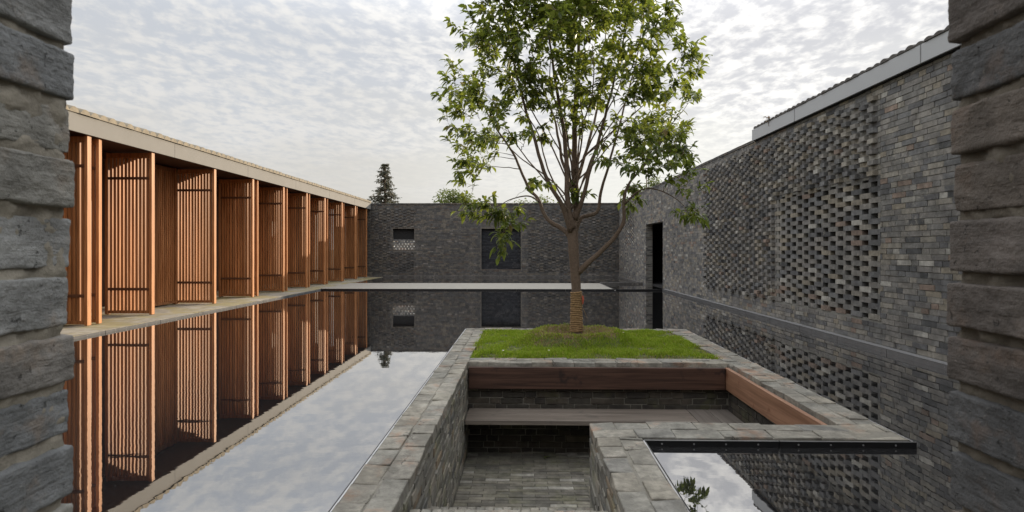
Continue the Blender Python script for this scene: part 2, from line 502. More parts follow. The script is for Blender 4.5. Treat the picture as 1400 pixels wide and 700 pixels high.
class MB:
    """collects boxes and other shapes for ONE mesh"""
    def __init__(self):
        self.v = []
        self.f = []
        self.n = 0
        self.smooth = False

    def verts(self, vs, fs):
        self.v.append(np.asarray(vs, float))
        for f in fs:
            self.f.append(tuple(int(i) + self.n for i in f))
        self.n += len(vs)

    def box(self, x0, x1, y0, y1, z0, z1, jit=0.0, tf=None):
        p = np.array([(x0, y0, z0), (x1, y0, z0), (x1, y1, z0), (x0, y1, z0),
                      (x0, y0, z1), (x1, y0, z1), (x1, y1, z1), (x0, y1, z1)], float)
        if jit:
            p += RNG.uniform(-jit, jit, p.shape)
        if tf is not None:
            p = tf(p)
        self.verts(p, BOXF)
        return self

    def bbox(self, x0, x1, y0, y1, z0, z1, c=0.004, jit=0.0, tf=None):
        """box with chamfered edges (24 vertices)"""
        lo = np.array((x0, y0, z0), float)
        hi = np.array((x1, y1, z1), float)
        idx = {}
        vs = []
        off = RNG.uniform(-jit, jit, (8, 3)) if jit else np.zeros((8, 3))
        for sx in (0, 1):
            for sy in (0, 1):
                for sz in (0, 1):
                    s = (sx, sy, sz)
                    k = sx * 4 + sy * 2 + sz
                    corner = np.array([hi[a] if s[a] else lo[a] for a in range(3)])
                    for a in range(3):
                        q = corner.copy()
                        for b in range(3):
                            if b != a:
                                q[b] += -c if s[b] else c
                        idx[(s, a)] = len(vs)
                        vs.append(q + off[k])
        fs = []
        for a in range(3):
            b, d = (a + 1) % 3, (a + 2) % 3
            for sa in (0, 1):
                loop = []
                for (sb, sd_) in ((0, 0), (1, 0), (1, 1), (0, 1)):
                    s = [0, 0, 0]
                    s[a], s[b], s[d] = sa, sb, sd_
                    loop.append(idx[(tuple(s), a)])
                fs.append(loop if sa else loop[::-1])
        for a in range(3):                      # edges parallel to a
            b, d = (a + 1) % 3, (a + 2) % 3
            for sb in (0, 1):
                for sd_ in (0, 1):
                    s0, s1 = [0, 0, 0], [0, 0, 0]
                    s0[b] = s1[b] = sb
                    s0[d] = s1[d] = sd_
                    s1[a] = 1
                    s0, s1 = tuple(s0), tuple(s1)
                    q = [idx[(s0, b)], idx[(s1, b)], idx[(s1, d)], idx[(s0, d)]]
                    fs.append(q if sb == sd_ else q[::-1])
        for s in ((i, j, k) for i in (0, 1) for j in (0, 1) for k in (0, 1)):
            tri = [idx[(s, 0)], idx[(s, 1)], idx[(s, 2)]]
            fs.append(tri if sum(s) % 2 else tri[::-1])
        p = np.array(vs)
        if tf is not None:
            p = tf(p)
        self.verts(p, fs)
        return self

    def cyl(self, p0, p1, r0, r1=None, seg=10, cap=True):
        self.tube([p0, p1], [r0, r0 if r1 is None else r1], seg, cap)
        return self

    def tube(self, pts, rads, seg=8, cap=True):
        pts = [Vector(p) for p in pts]
        rings = []
        up = Vector((0.13, 0.21, 0.97))
        prev = None
        for i, p in enumerate(pts):
            if i == 0:
                d = pts[1] - p
            elif i == len(pts) - 1:
                d = p - pts[i - 1]
            else:
                d = pts[i + 1] - pts[i - 1]
            if d.length < 1e-9:
                d = Vector((0, 0, 1))
            d.normalize()
            if prev is None:
                a = d.cross(up)
                if a.length < 1e-3:
                    a = d.cross(Vector((1, 0, 0)))
                a.normalize()
            else:
                a = prev - d * prev.dot(d)
                if a.length < 1e-6:
                    a = d.cross(up)
                a.normalize()
            prev = a
            b = d.cross(a)
            rings.append([p + (a * math.cos(2 * math.pi * k / seg) + b * math.sin(2 * math.pi * k / seg)) * rads[i] for k in range(seg)])
        vs = [tuple(q) for r in rings for q in r]
        fs = []
        for i in range(len(pts) - 1):
            for k in range(seg):
                k2 = (k + 1) % seg
                fs.append((i * seg + k, i * seg + k2, (i + 1) * seg + k2, (i + 1) * seg + k))
        if cap:
            fs.append(tuple(range(seg))[::-1])
            fs.append(tuple((len(pts) - 1) * seg + k for k in range(seg)))
        self.verts(vs, fs)
        return self

    def mesh(self, name, mat, smooth=None):
        me = bpy.data.meshes.new(name)
        v = np.concatenate(self.v) if self.v else np.zeros((0, 3))
        me.from_pydata(v.tolist(), [], self.f)
        me.update()
        if mat is not None:
            me.materials.append(mat)
        if smooth or (smooth is None and self.smooth):
            me.polygons.foreach_set('use_smooth', [True] * len(me.polygons))
        return me

    def build(self, name, mat, parent=None, **kw):
        sm = kw.pop('smooth', None)
        return add(name, self.mesh(name, mat, sm), parent, **kw)


def empty(name, loc, label, cat, group=None, rotz=0.0):
    return add(name, None, None, label, cat, group, None, loc, rotz)


def subtract(u0, u1, cuts):
    segs = [(u0, u1)]
    for c0, c1 in cuts:
        nxt = []
        for a, b in segs:
            if c1 <= a or c0 >= b:
                nxt.append((a, b))
                continue
            if c0 > a:
                nxt.append((a, c0))
            if c1 < b:
                nxt.append((c1, b))
        segs = nxt
    return [(a, b) for a, b in segs if b - a > 0.02]


def brick_courses(mb, u0, u1, z0, z1, tf, openings=(), course=0.0695, joint=0.009, depth=0.05, prot=0.003, jit=0.0015, pattern=None, chamfer=0.0):
    """bricks on a wall face. tf maps (u, v, z): v = distance out of the face.
    pattern(u, row) -> extra protrusion or None for a hole"""
    row = 0
    z = z0
    while z < z1 - 0.02:
        zt = min(z + course - joint, z1)
        cuts = [(o[0], o[1]) for o in openings if zt > o[2] + 0.012 and z < o[3] - 0.012]
        for a, b in subtract(u0, u1, cuts):
            u = a - (0.185 if row % 2 else 0.0) - RNG.uniform(0, 0.05)
            k = row % 2
            while u < b:
                ln = 0.24 if (k % 2 == 0 if RNG.random() < 0.85 else k % 2) else 0.115
                k += 1
                s, e = max(u, a), min(u + ln, b)
                u += ln + joint
                if e - s < 0.025:
                    continue
                pr = RNG.uniform(-prot, prot)
                zz = RNG.uniform(-.0012, .0012)
                if chamfer:
                    mb.bbox(s, e, -depth, pr, z + zz, zt + zz, chamfer, jit, tf)
                else:
                    mb.box(s, e, -depth, pr, z + zz, zt + zz, jit, tf)
        z += course
        row += 1


def tf_x(X, sgn):
    """wall plane x = X, outward normal sgn * x; u runs along y"""
    return lambda p: np.stack([X + sgn * p[:, 1], p[:, 0], p[:, 2]], 1)


def tf_y(Y, sgn):
    return lambda p: np.stack([p[:, 0], Y + sgn * p[:, 1], p[:, 2]], 1)


# key dimensions; court walls, platform, path and pavilion scaled up about the camera -------------------------------------------------------
XL_PLAT = -6.55        # edge of the timber building's stone platform
H_PLAT = 0.040
IX0, IX1 = -0.925, 2.55
IY0, IY1 = 3.77, 8.98
H_RIM = 0.05
PX0, PX1 = -0.62, 2.245  # pit inside faces
WX0, WX1 = -0.62, 0.475  # walkway between the two arms
WXO = 0.785              # outer edge of the right arm
PY0, PY1 = 4.10, 6.24
H_FLOOR = -0.94
GATE_Y0, GATE_Y1 = 0.29, 0.66
Y_BACK = 26.13
PATH_Y0, PATH_Y1 = 18.0, 21.17
RW_X, RW_SLOPE = 4.745, 0.0139

# ------------------------------------------------------------------ ground
g = MB()
for (x0, x1, y0, y1) in ((-1500, 1500, 26.45, 2500), (-1500, 1500, -1500, 0.2), (-1500, -12.6, 0.2, 26.45), (5.3, 1500, 0.2, 26.45)):
    g.verts([(x0, y0, -.03), (x1, y0, -.03), (x1, y1, -.03), (x0, y1, -.03)], [(0, 1, 2, 3)])
g.build('ground', M['earth'], kind='structure')

# the pools -----------------------------------------------------------
wtr = MB()
for (x0, x1, y0, y1) in ((XL_PLAT + .002, IX0 + .02, GATE_Y1, PATH_Y0), (IX0 + .02, IX1 - .02, IY1 - .02, PATH_Y0), (IX1 - .02, 5.0, GATE_Y1, PATH_Y0), (WXO - .02, IX1 - .02, GATE_Y1, IY0 + .02)):
    wtr.verts([(x0, y0, 0), (x1, y0, 0), (x1, y1, 0), (x0, y1, 0)], [(0, 1, 2, 3)])
wtr.build('water', M['pool_water'], kind='structure')
wtr = MB()
wtr.verts([(-6.57, PATH_Y1 + .09, .028), (5.0, PATH_Y1 + .09, .028), (5.0, Y_BACK, .028), (-6.57, Y_BACK, .028)], [(0, 1, 2, 3)])
wtr.build('water', M['pool_water'], kind='structure')
wtr = MB()
wtr.verts([(2.85, PATH_Y0 + .05, .012), (5.0, PATH_Y0 + .05, .012), (5.0, PATH_Y1, .012), (2.85, PATH_Y1, .012)], [(0, 1, 2, 3)])
wtr.build('water', M['pool_water'], kind='structure')

# platform, path --------------------------------------------------------
p = MB()
p.box(-12.6, XL_PLAT - .012, GATE_Y1, Y_BACK, -.5, H_PLAT)
p.build('platform', M['platform_stone'], kind='structure')
p = MB()
p.box(XL_PLAT, 2.85, PATH_Y0 + .012, PATH_Y1, -.3, H_PLAT + .006)
p.build('path', M['concrete'], kind='structure')

# ------------------------------------------------------------------ right wall (root rotated a little)
RW = empty('brick_wall', (RW_X, 0, 0), 'long grey brick wall on the right with brick lattice and a dark doorway', 'wall', rotz=RW_SLOPE)
S0, S1 = GATE_Y1, 26.2
H_RW = 3.452
A0, A1, AZ0, AZ1 = 7.44, 14.2, 0.378, 3.335       # projecting headers
B0, B1, BZ0, BZ1 = 7.44, 10.30, 0.378, 2.245       # open lattice
DOOR = (18.34, 20.72, 0.0, 2.222)
LW = (22.8, 24.7, 1.51, 3.21)                   # far lattice, lower part open
NICHE = (22.8, 24.7, 1.51, 2.275)
tfr = tf_x(0.0, -1)
mb = MB()
A_lat = (A0, A1, AZ0, AZ1)
brick_courses(mb, S0, S1, 0.0, H_RW - .01, tfr, openings=(A_lat, DOOR, LW), prot=.004, jit=.002)
mb.build('brickwork', M['grey_brick'], RW)
# lattice: stretchers, and headers that project (or are left out in the open part)
P = 0.392
C = 0.0705


def lattice(mb_face, mb_open, u0, u1, z0, z1, hole=None, proj=0.062):
    row = 0
    z = z0
    while z < z1 - .03:
        zt = z + C - .009
        u = u0 - (P / 2 if row % 2 else 0)
        while u < u1:
            for kind, s, e in (('s', u, u + .248), ('h', u + .258, u + P - .010)):
                s2, e2 = max(s, u0), min(e, u1)
                if e2 - s2 < .02:
                    continue
                mid = (s2 + e2) / 2
                inh = hole and hole[0] - .01 < mid < hole[1] + .01 and hole[2] - .01 < (z + zt) / 2 < hole[3]
                j = RNG.uniform(-.004, .004)
                if inh:
                    if kind == 's':
                        mb_open.box(s2, e2, -.115, j, z - .005, zt + .0045, .002, tfr)
                elif kind == 's':
                    mb_face.box(s2, e2, -.05, j, z, zt, .002, tfr)
                else:
                    mb_face.box(s2, e2, -.05, proj + RNG.uniform(-.014, .014), z, zt, .003, tfr)
            u += P
        z += C
        row += 1


mf, mo = MB(), MB()
lattice(mf, mo, A0, A1, AZ0, AZ1, (B0, B1, BZ0, BZ1))
mf.build('projecting_brick_pattern', M['grey_brick'], RW)
mo.build('open_brick_screen', M['grey_brick'], RW)
mf2, mo2 = MB(), MB()
lattice(mf2, mo2, LW[0], LW[1], LW[2], LW[3], NICHE, .04)
mf2.build('projecting_brick_pattern', M['grey_brick'], RW)
mo2.build('open_brick_screen', M['grey_brick'], RW)
# mortar body of the wall, with the same openings
mb = MB()


def slab(mb, u0, u1, z0, z1, openings, v0, v1, tf):
    zs = sorted({z0, z1, *[o[2] for o in openings], *[o[3] for o in openings]})
    zs = [z for z in zs if z0 <= z <= z1]
    for a, b in zip(zs[:-1], zs[1:]):
        cuts = [(o[0], o[1]) for o in openings if o[2] < (a + b) / 2 < o[3]]
        for s, e in subtract(u0, u1, cuts):
            mb.box(s, e, v0, v1, a, b, 0, tf)


slab(mb, S0, S1, -.4, H_RW - .012, ((B0, B1, BZ0, BZ1), DOOR, NICHE), -.24, -.008, tfr)
mb.build('mortar_bed', M['mortar'], RW)
cap = MB()
u = 11.26
while u < S1:
    cap.box(u, min(u + .235, S1), -.25, .012 + RNG.uniform(-.004, .004), H_RW - .008, H_RW + .045, .002, tfr)
    u += .245
cap.build('wall_cap', M['dark_brick'], RW)
# reveals of the doorway in brick, and the dark rooms behind
mb = MB()
for side, uu in ((1, DOOR[0]), (-1, DOOR[1])):
    z = 0.0
    while z < DOOR[3] - .05:
        mb.box(min(uu, uu - side * .02), max(uu, uu - side * .02) + side * 0.0 + .004, -.245, -.004 - RNG.uniform(0, .004), z, z + .057, .0015, tfr)
        z += .066
mb.build('door_reveal', M['dark_brick'], RW)
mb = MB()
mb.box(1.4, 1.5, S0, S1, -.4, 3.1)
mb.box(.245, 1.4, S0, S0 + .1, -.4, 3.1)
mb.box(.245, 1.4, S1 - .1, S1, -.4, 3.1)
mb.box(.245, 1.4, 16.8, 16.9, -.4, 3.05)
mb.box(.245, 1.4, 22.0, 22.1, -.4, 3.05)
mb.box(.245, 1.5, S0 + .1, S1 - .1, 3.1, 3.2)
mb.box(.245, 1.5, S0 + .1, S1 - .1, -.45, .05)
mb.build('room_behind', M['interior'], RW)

# roof of the right building
RR = empty('tiled_roof', (RW_X, 0, H_RW), 'low tiled roof with a pale grey metal fascia over the right brick wall', 'roof', rotz=RW_SLOPE)
fz0, fz1 = .002, .222
fb = MB()
fb.bbox(-.075, -.045, GATE_Y1, 11.26, fz0, fz1, .003)
fb.build('fascia', M['grey_fascia_metal'], RR)
fb = MB()
fb.box(-.045, .3, GATE_Y1, 11.24, fz0 - .005, fz0 + .02)
fb.build('soffit', M['dark_metal'], RR)
for s in (3.6, 6.6, 9.55):
    fb = MB()
    fb.box(-.0775, -.0752, s, s + .012, fz0, fz1)
    fb.build('joint_cover', M['steel_edge'], RR)


def corrugated(length0, length1, pitch, amp, run, rise, sgn, z, seg=8):
    """roof of round tiles: profile along y, sloping up along sgn*x"""
    mbx = MB()
    n = int((length1 - length0) / pitch)
    prof = []
    for i in range(n):
        dz = RNG.uniform(-.006, .006)
        for k in range(seg):
            a = k / seg
            prof.append((length0 + (i + a) * pitch, amp * abs(math.sin(math.pi * a)) ** .8 + dz, RNG.uniform(-.008, .008) if k == 0 else None))
    vs, fs = [], []
    ov = 0
    for (y, h, o) in prof:
        if o is not None:
            ov = o
        vs.append((sgn * (0 + ov), y, z + h))
        vs.append((sgn * (0 + ov), y, z - .01))
        vs.append((sgn * run, y, z + h + rise))
        vs.append((sgn * run, y, z + h + rise - .022))
    for i in range(len(prof) - 1):
        a, b = i * 4, (i + 1) * 4
        fs += [(a, b, b + 2, a + 2), (a + 1, a + 3, b + 3, b + 1), (a, a + 1, b + 1, b)]
    mbx.verts(vs, fs)
    return mbx


rt = corrugated(GATE_Y1, 11.24, .155, .034, 3.2, .55, 1, fz1 + .012)
rt.v = [v + np.array((-.085, 0, 0)) for v in rt.v]
rt.build('roof_tiles', M['dark_roof_tile'], RR)
gb = MB()
gb.verts([(-.03, 11.22, fz0), (3.1, 11.22, fz0), (3.1, 11.22, fz1 + .54), (-.03, 11.22, fz1 + .01)], [(0, 1, 2, 3)])
gb.build('gable', M['plaster'], RR)


# metal kerb at the foot of the right wall
_b = MB()
_b.cyl((0, -.003, 0), (0, .003, 0), .006, seg=6)
BOLT = _b.mesh('bolt', M['ledge_metal'])


def kerb(name, label, path, segs, height, thick, mat, group=None, bolt_gap=.25, z0=-.06, lip=True, outward=1, ledge=None):
    """metal edging along a straight path; one child per section, with bolts"""
    (ax, ay), (bx, by) = path
    L = math.hypot(bx - ax, by - ay)
    ang = math.atan2(by - ay, bx - ax)
    r = empty(name, (ax, ay, 0), label, 'edging', group, ang)
    n = max(1, round(L / segs))
    for i in range(n):
        a, b = i * L / n + .004, (i + 1) * L / n - .004
        m = MB()
        m.bbox(a, b, 0, thick * outward, z0, height, .002) if outward > 0 else m.bbox(a, b, -thick, 0, z0, height, .002)
        o = m.build('edge_strip', mat, r)
        u = a + .12
        yy = thick if outward > 0 else -thick
        while bolt_gap and u < b - .05:
            add('bolt', BOLT, o, loc=(u, yy, height * .5))
            u += bolt_gap
        if lip:
            q = MB()
            ends = (-ledge, thick + .003) if ledge is not None else (0, .009) if lip == 'bright' else (thick - .012, thick + .003)
            y0, y1 = sorted(e_ * outward for e_ in ends)
            q.box(a, b, y0, y1, height + .001, height + .005)
            q.build('top_lip', {'bright': M['bright_steel'], 'ledge': M['ledge_metal']}.get(lip, M['steel_edge']), o)
    return r


kerb('metal_edging', 'grey bolted metal kerb along the foot of the right brick wall', ((4.665, GATE_Y1), (4.665 - RW_SLOPE * 17.3, PATH_Y0)), 1.1, .056, .03, M['steel_edge'], lip='ledge', ledge=.072)
kerb('metal_edging', 'grey bolted metal edge of the stone platform under the timber screens', ((XL_PLAT, PATH_Y0), (XL_PLAT, GATE_Y1)), 1.35, .036, .012, M['kerb_metal'], lip=False, outward=1)
kerb('metal_edging', 'dark metal edge across the far end of the main pool under the pale path', ((XL_PLAT, PATH_Y0 + .01), (4.47, PATH_Y0 + .01)), 1.6, .042, .012, M['dark_metal'], lip=True, outward=-1, bolt_gap=0)
# kerbs of the back pool
for nm, x0, x1, y0, y1, z1, lab in (('stone_kerb', 2.85, 4.6, PATH_Y1, PATH_Y1 + .12, .082, 'low dark kerb between the back pool and the small inlet by the doorway'),
                                    ('stone_kerb', -6.57, 4.4, Y_BACK - .10, Y_BACK - .012, .10, 'low dark kerb along the foot of the back brick wall'),
                                    ('stone_kerb', 2.815, 2.85, PATH_Y0 + .05, PATH_Y1, .052, 'thin dark kerb at the right end of the pale path')):
    m = MB()
    m.bbox(x0, x1, y0, y1, -.2, z1, .004)
    m.build(nm, M['dark_brick'], label=lab, cat='kerb')
# raised rim carrying the right wall round the back pool
m = MB()
m.bbox(4.30, 4.38, PATH_Y1 + .121, Y_BACK - .101, -.2, .09, .004)
m.build('stone_kerb', M['dark_brick'], label='low dark kerb along the right wall beside the back pool', cat='kerb')

# ------------------------------------------------------------------ back wall
BX0, BX1 = -8.1, 4.47
H_BW = 3.42
XW = lambda x, d=26.13: (x - 716.5) / 770 * d
ZW = lambda y, d=26.13: 1.3 + (341.5 - y) / 770 * d
W1 = (XW(536), XW(565.8), ZW(341), ZW(312.5))
W2 = (XW(658), XW(712), ZW(368.5), ZW(312.5))
BW = empty('brick_wall', (0, Y_BACK, 0), 'dark grey brick wall across the back of the pool with a small and a large window', 'wall')
tfb = tf_y(0.0, -1)
mb = MB()
fr = .05
O1 = (W1[0] - fr, W1[1] + fr, W1[2] - fr, W1[3] + fr)
O2 = (W2[0] - fr, W2[1] + fr, W2[2] - fr, W2[3] + fr)
brick_courses(mb, BX0, BX1, 0.0, H_BW - .01, tfb, openings=(O1, O2), prot=.005, jit=.002)
# loose headers that stand out of the face on either side
row, z = 0, .3
while z < H_BW - .2:
    for (a, b) in ((-7.3, -5.25), (0.2, 4.35)):
        uu = a + (.37 / 2 if row % 2 else 0)
        while uu < b:
            zz = z + .066 * 0
            if not (O1[0] - .1 < uu < O1[1] and O1[2] - .05 < zz < O1[3]):
                mb.box(uu, uu + .13, .006, .035 + RNG.uniform(-.012, .012), z + .002, z + .055, .003, tfb)
            uu += .37
    z += .066
    row += 1
mb.build('brickwork', M['dark_brick'], BW)
mb = MB()
slab(mb, BX0, BX1, -.4, H_BW - .012, (O1, O2), -.24, -.008, tfb)
mb.build('mortar_bed', M['dark_mortar'], BW)
cap = MB()
u = BX0
while u < BX1:
    cap.box(u, u + .235, -.26, .03 + RNG.uniform(-.006, .006), H_BW - .008, H_BW + .05, .003, tfb)
    u += .245
cap.build('wall_cap', M['dark_brick'], BW)
for (wn, O, Wn) in (('small', O1, W1), ('large', O2, W2)):
    r = MB()
    for (a, b, c, d) in ((O[0] + .001, Wn[0], O[2] + .001, O[3] - .001), (Wn[1], O[1] - .001, O[2] + .001, O[3] - .001), (Wn[0], Wn[1], O[2] + .001, Wn[2]), (Wn[0], Wn[1], Wn[3], O[3] - .001)):
        r.box(a, b, -.30, -.002, c, d, 0, tfb)
    win = r.build('window', M['dark_brick'], BW)
    q = MB()
    if wn == 'large':
        brick_courses(q, Wn[0] + .002, Wn[1] - .002, Wn[2] + .002, Wn[3] - .002, tf_y(.20, -1), prot=.004)
        q.build('brick_infill', M['slate_brick'], win)
        q = MB()
        q.box(Wn[0], Wn[1], -.30, -.21, Wn[2], Wn[3], 0, tfb)
        q.build('infill_mortar', M['interior'], win)
    else:
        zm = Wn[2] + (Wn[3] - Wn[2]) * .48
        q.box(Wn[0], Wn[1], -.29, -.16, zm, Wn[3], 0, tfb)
        q.build('dark_recess_panel', M['interior'], win)  # near-black panel added in the upper half, standing in for the recess's shade
        q = MB()
        zz, rw = Wn[2] + .002, 0
        while zz < zm - .05:
            uu = Wn[0] + (.09 if rw % 2 else 0.0)
            while uu < Wn[1] - .03:
                q.box(uu, min(uu + .105, Wn[1]), -.2, -.06, zz, zz + .052, .002, tfb)
                uu += .15
            q.box(Wn[0], Wn[1], -.2, -.06, zz + .052, zz + .116, .001, tfb)
            zz += .115
            rw += 1
        q.build('brick_screen', M['grey_brick'], win)

# ------------------------------------------------------------------ gate piers in the foreground


def rough_block(mb, x0, x1, y0, y1, z0, z1, amp=.006, seed=0, n=(10, 8, 7), rnd=.012, sag=0.0):
    """hand-made brick: subdivided box with rounded, chipped and uneven faces"""
    nx, ny, nz = n
    idx, vs, fs = {}, [], []
    c = np.array(((x0 + x1) / 2, (y0 + y1) / 2, (z0 + z1) / 2))
    hs = np.array(((x1 - x0) / 2, (y1 - y0) / 2, (z1 - z0) / 2))
    off = Vector((seed * 7.13, seed * 3.7, seed * 1.9))

    def vid(i, j, k):
        key = (i, j, k)
        if key in idx:
            return idx[key]
        q = np.array((x0 + (x1 - x0) * i / nx, y0 + (y1 - y0) * j / ny, z0 + (z1 - z0) * k / nz))
        r = np.minimum(rnd, hs * .45)
        inner = np.clip(q, c - hs + r, c + hs - r)
        d = q - inner
        ln = np.linalg.norm(d)
        if ln > 1e-9:
            q = inner + d / ln * r.min() if np.count_nonzero(np.abs(d) > 1e-9) > 1 else q
            nrm_ = d / ln
        else:
            nrm_ = (q - c) / np.linalg.norm(q - c)
        pv = Vector(q)
        h = mnoise.fractal(pv * 45 + off, .7, 2.2, 6) * .9 + mnoise.noise(pv * 14 + off) * .5
        chip = mnoise.noise(pv * 19 + off * 2)
        if chip > .28:
            h -= (chip - .28) * 4.0
        q = q + nrm_ * h * amp
        idx[key] = len(vs)
        vs.append(q)
        return idx[key]

    for i in range(nx):
        for j in range(ny):
            fs.append((vid(i, j, 0), vid(i, j + 1, 0), vid(i + 1, j + 1, 0), vid(i + 1, j, 0)))
            fs.append((vid(i, j, nz), vid(i + 1, j, nz), vid(i + 1, j + 1, nz), vid(i, j + 1, nz)))
    for i in range(nx):
        for k in range(nz):
            fs.append((vid(i, 0, k), vid(i + 1, 0, k), vid(i + 1, 0, k + 1), vid(i, 0, k + 1)))
            fs.append((vid(i, ny, k), vid(i, ny, k + 1), vid(i + 1, ny, k + 1), vid(i + 1, ny, k)))
    for j in range(ny):
        for k in range(nz):
            fs.append((vid(0, j, k), vid(0, j, k + 1), vid(0, j + 1, k + 1), vid(0, j + 1, k)))
            fs.append((vid(nx, j, k), vid(nx, j + 1, k), vid(nx, j + 1, k + 1), vid(nx, j, k + 1)))
    mb.verts(vs, fs)


def gate_wall(sgn, xin, xout, label, mb_mat, mo_mat, seed):
    """brick wall beside the gateway; sgn=-1 left. The end that faces the opening is built from rough bricks"""
    root = empty('gate_wall', (sgn * xin, GATE_Y0, 0), label, 'wall')
    lo, hi = 0.88, 1.74
    fine, plainb = MB(), MB()
    fine.smooth = True
    z, row = lo, 0
    rnd = random.Random(seed)
    while z < hi:
        h = .066 + rnd.uniform(-.005, .005)
        zt = z + h - rnd.uniform(.007, .012)
        pro = rnd.uniform(-.004, .006)
        if row % 2:
            parts = [(-.13, 0.0), (-.25, -.14), (-.37, -.26)]
        else:
            parts = [(-.245, 0.0), (-.37, -.257)]
        for (a, b) in parts:
            xa, xb = sgn * (0 - pro - rnd.uniform(-.003, .003)), sgn * (.24 if row % 2 else .12)
            rough_block(fine, min(xa, xb), max(xa, xb), .37 + a, .37 + b + rnd.uniform(-.004, .004), z, zt, .0019, seed + row * 3 + a * 10, (10, 60 if b == 0 else 16, 30), .005)
        z += h
        row += 1
    fine.build('rough_bricks', mb_mat, root)
    # mortar between the rough bricks: an uneven core set back from the face
    core = MB()
    core.smooth = True
    xa, xb = sgn * .0065, sgn * .235
    rough_block(core, min(xa, xb), max(xa, xb), .002, .363, lo - .05, hi + .05, .005, seed + 91, (6, 80, 240), .003)
    core.build('mortar', mo_mat, root)
    L = xout - xin
    for tf_, u0, u1 in ((lambda p: np.stack([sgn * p[:, 0], .37 + p[:, 1], p[:, 2]], 1), .245, L),):
        brick_courses(plainb, u0, u1, lo, hi, tf_, prot=.004)
    for z0, z1 in ((-.06, lo - .05), (hi + .05, 3.3)):
        brick_courses(plainb, 0, L, z0, z1, lambda p: np.stack([sgn * p[:, 0], .37 + p[:, 1], p[:, 2]], 1), prot=.004)
        brick_courses(plainb, 0.06, .37, z0, z1, lambda p: np.stack([-sgn * p[:, 1], p[:, 0], p[:, 2]], 1), prot=.004)
    plainb.build('brickwork', mb_mat, root)
    m = MB()
    for a, b, z0, z1 in ((.24, L, -.4, 3.3), (.012, .235, -.4, lo - .05), (.012, .235, hi + .05, 3.3)):
        m.box(min(sgn * a, sgn * b), max(sgn * a, sgn * b), 0, .36, z0, z1)
    m.build('mortar_bed', mo_mat, root)
    return root


gate_wall(-1, .536, 7.2, 'rough grey brick edge of the gateway in the left foreground', M['pier_brick'], M['pier_mortar'], 11)
gate_wall(1, .489, 5.4, 'rough brown and grey brick edge of the gateway in the right foreground', M['brown_pier_brick'], M['brown_pier_mortar'], 37)

# ------------------------------------------------------------------ island: sunken seating pit
PIT = empty('sunken_seating_pit', ((IX0 + IX1) / 2, IY0, 0), 'sunken brick seating pit with a pale worn brick rim in the middle of the pool', 'seating pit')
PIT_INV = Vector(PIT.location)


def pit_part(mb, name, mat, parent=None, **kw):
    mb.v = [v - np.array(PIT_INV) for v in mb.v]
    return mb.build(name, mat, parent or PIT, **kw)


# rim bricks (coping): (x0, x1, y0, y1, direction the bricks are laid along)
cop = MB()


def coping(x0, x1, y0, y1, along, rows=2):
    t = .012
    if along == 'y':
        wd = (x1 - x0) / rows
        for r in range(rows):
            y = y0 - RNG.uniform(0, .12)
            while y < y1:
                ln = RNG.choice([.24, .235, .26, .19])
                a, b = max(y, y0), min(y + ln, y1)
                if b - a > .03:
                    dz = RNG.uniform(-.005, .005)
                    cop.bbox(x0 + r * wd + .004 + RNG.uniform(0, .003), x0 + (r + 1) * wd - .004 - RNG.uniform(0, .003), a, b - .006, -.02, H_RIM + dz, .004, .007)
                y += ln
    else:
        wd = (y1 - y0) / rows
        for r in range(rows):
            x = x0 - RNG.uniform(0, .12)
            while x < x1:
                ln = RNG.choice([.24, .235, .26, .32])
                a, b = max(x, x0), min(x + ln, x1)
                if b - a > .03:
                    dz = RNG.uniform(-.005, .005)
                    cop.bbox(a, b - .006, y0 + r * wd + .004 + RNG.uniform(0, .003), y0 + (r + 1) * wd - .004 - RNG.uniform(0, .003), -.02, H_RIM + dz, .004, .007)
                x += ln


coping(IX0, WX0, GATE_Y1 + .02, IY1, 'y')
coping(PX1, IX1, PY0 + .0, IY1, 'y')
coping(WX1, WXO, GATE_Y1 + .02, PY0 - .335, 'y')
coping(WX1, IX1, IY0, PY0, 'x')
coping(WX0, PX1, PY1, PY1 + .27, 'x', rows=2)
coping(WX0, PX1, IY1 - .26, IY1, 'x', rows=2)
pit_part(cop, 'rim_coping', M['rim_brick'])
core = MB()
for (x0, x1, y0, y1) in ((IX0 + .006, WX0 - .012, GATE_Y1, IY1 - .006), (PX1 + .012, IX1 - .006, PY0, IY1 - .006), (WX1 + .012, WXO - .006, GATE_Y1, IY0),
                         (WX1 + .012, IX1 - .006, IY0 + .006, PY0 - .012), (WX0 - .012, PX1 + .012, IY1 - .25, IY1 - .006)):
    core.box(x0, x1, y0, y1, -1.1, H_RIM - .0075)
core.box(WX0 - .012, PX1 + .012, PY1 + .012, PY1 + .262, -1.1, H_RIM - .008)
pit_part(core, 'rim_core', M['rim_mortar'])
# the inner faces
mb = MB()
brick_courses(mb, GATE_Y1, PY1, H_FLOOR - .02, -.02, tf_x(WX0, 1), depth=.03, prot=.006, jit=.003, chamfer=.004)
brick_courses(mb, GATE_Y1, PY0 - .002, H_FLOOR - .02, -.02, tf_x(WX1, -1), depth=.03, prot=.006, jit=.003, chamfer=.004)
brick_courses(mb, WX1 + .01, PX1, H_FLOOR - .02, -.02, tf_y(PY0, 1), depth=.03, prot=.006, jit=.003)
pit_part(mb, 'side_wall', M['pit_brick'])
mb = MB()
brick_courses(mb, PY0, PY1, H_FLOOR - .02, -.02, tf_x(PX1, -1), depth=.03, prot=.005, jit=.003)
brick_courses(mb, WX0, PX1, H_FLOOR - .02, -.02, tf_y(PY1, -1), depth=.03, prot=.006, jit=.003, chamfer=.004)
pit_part(mb, 'back_wall', M['pit_dark_brick'])
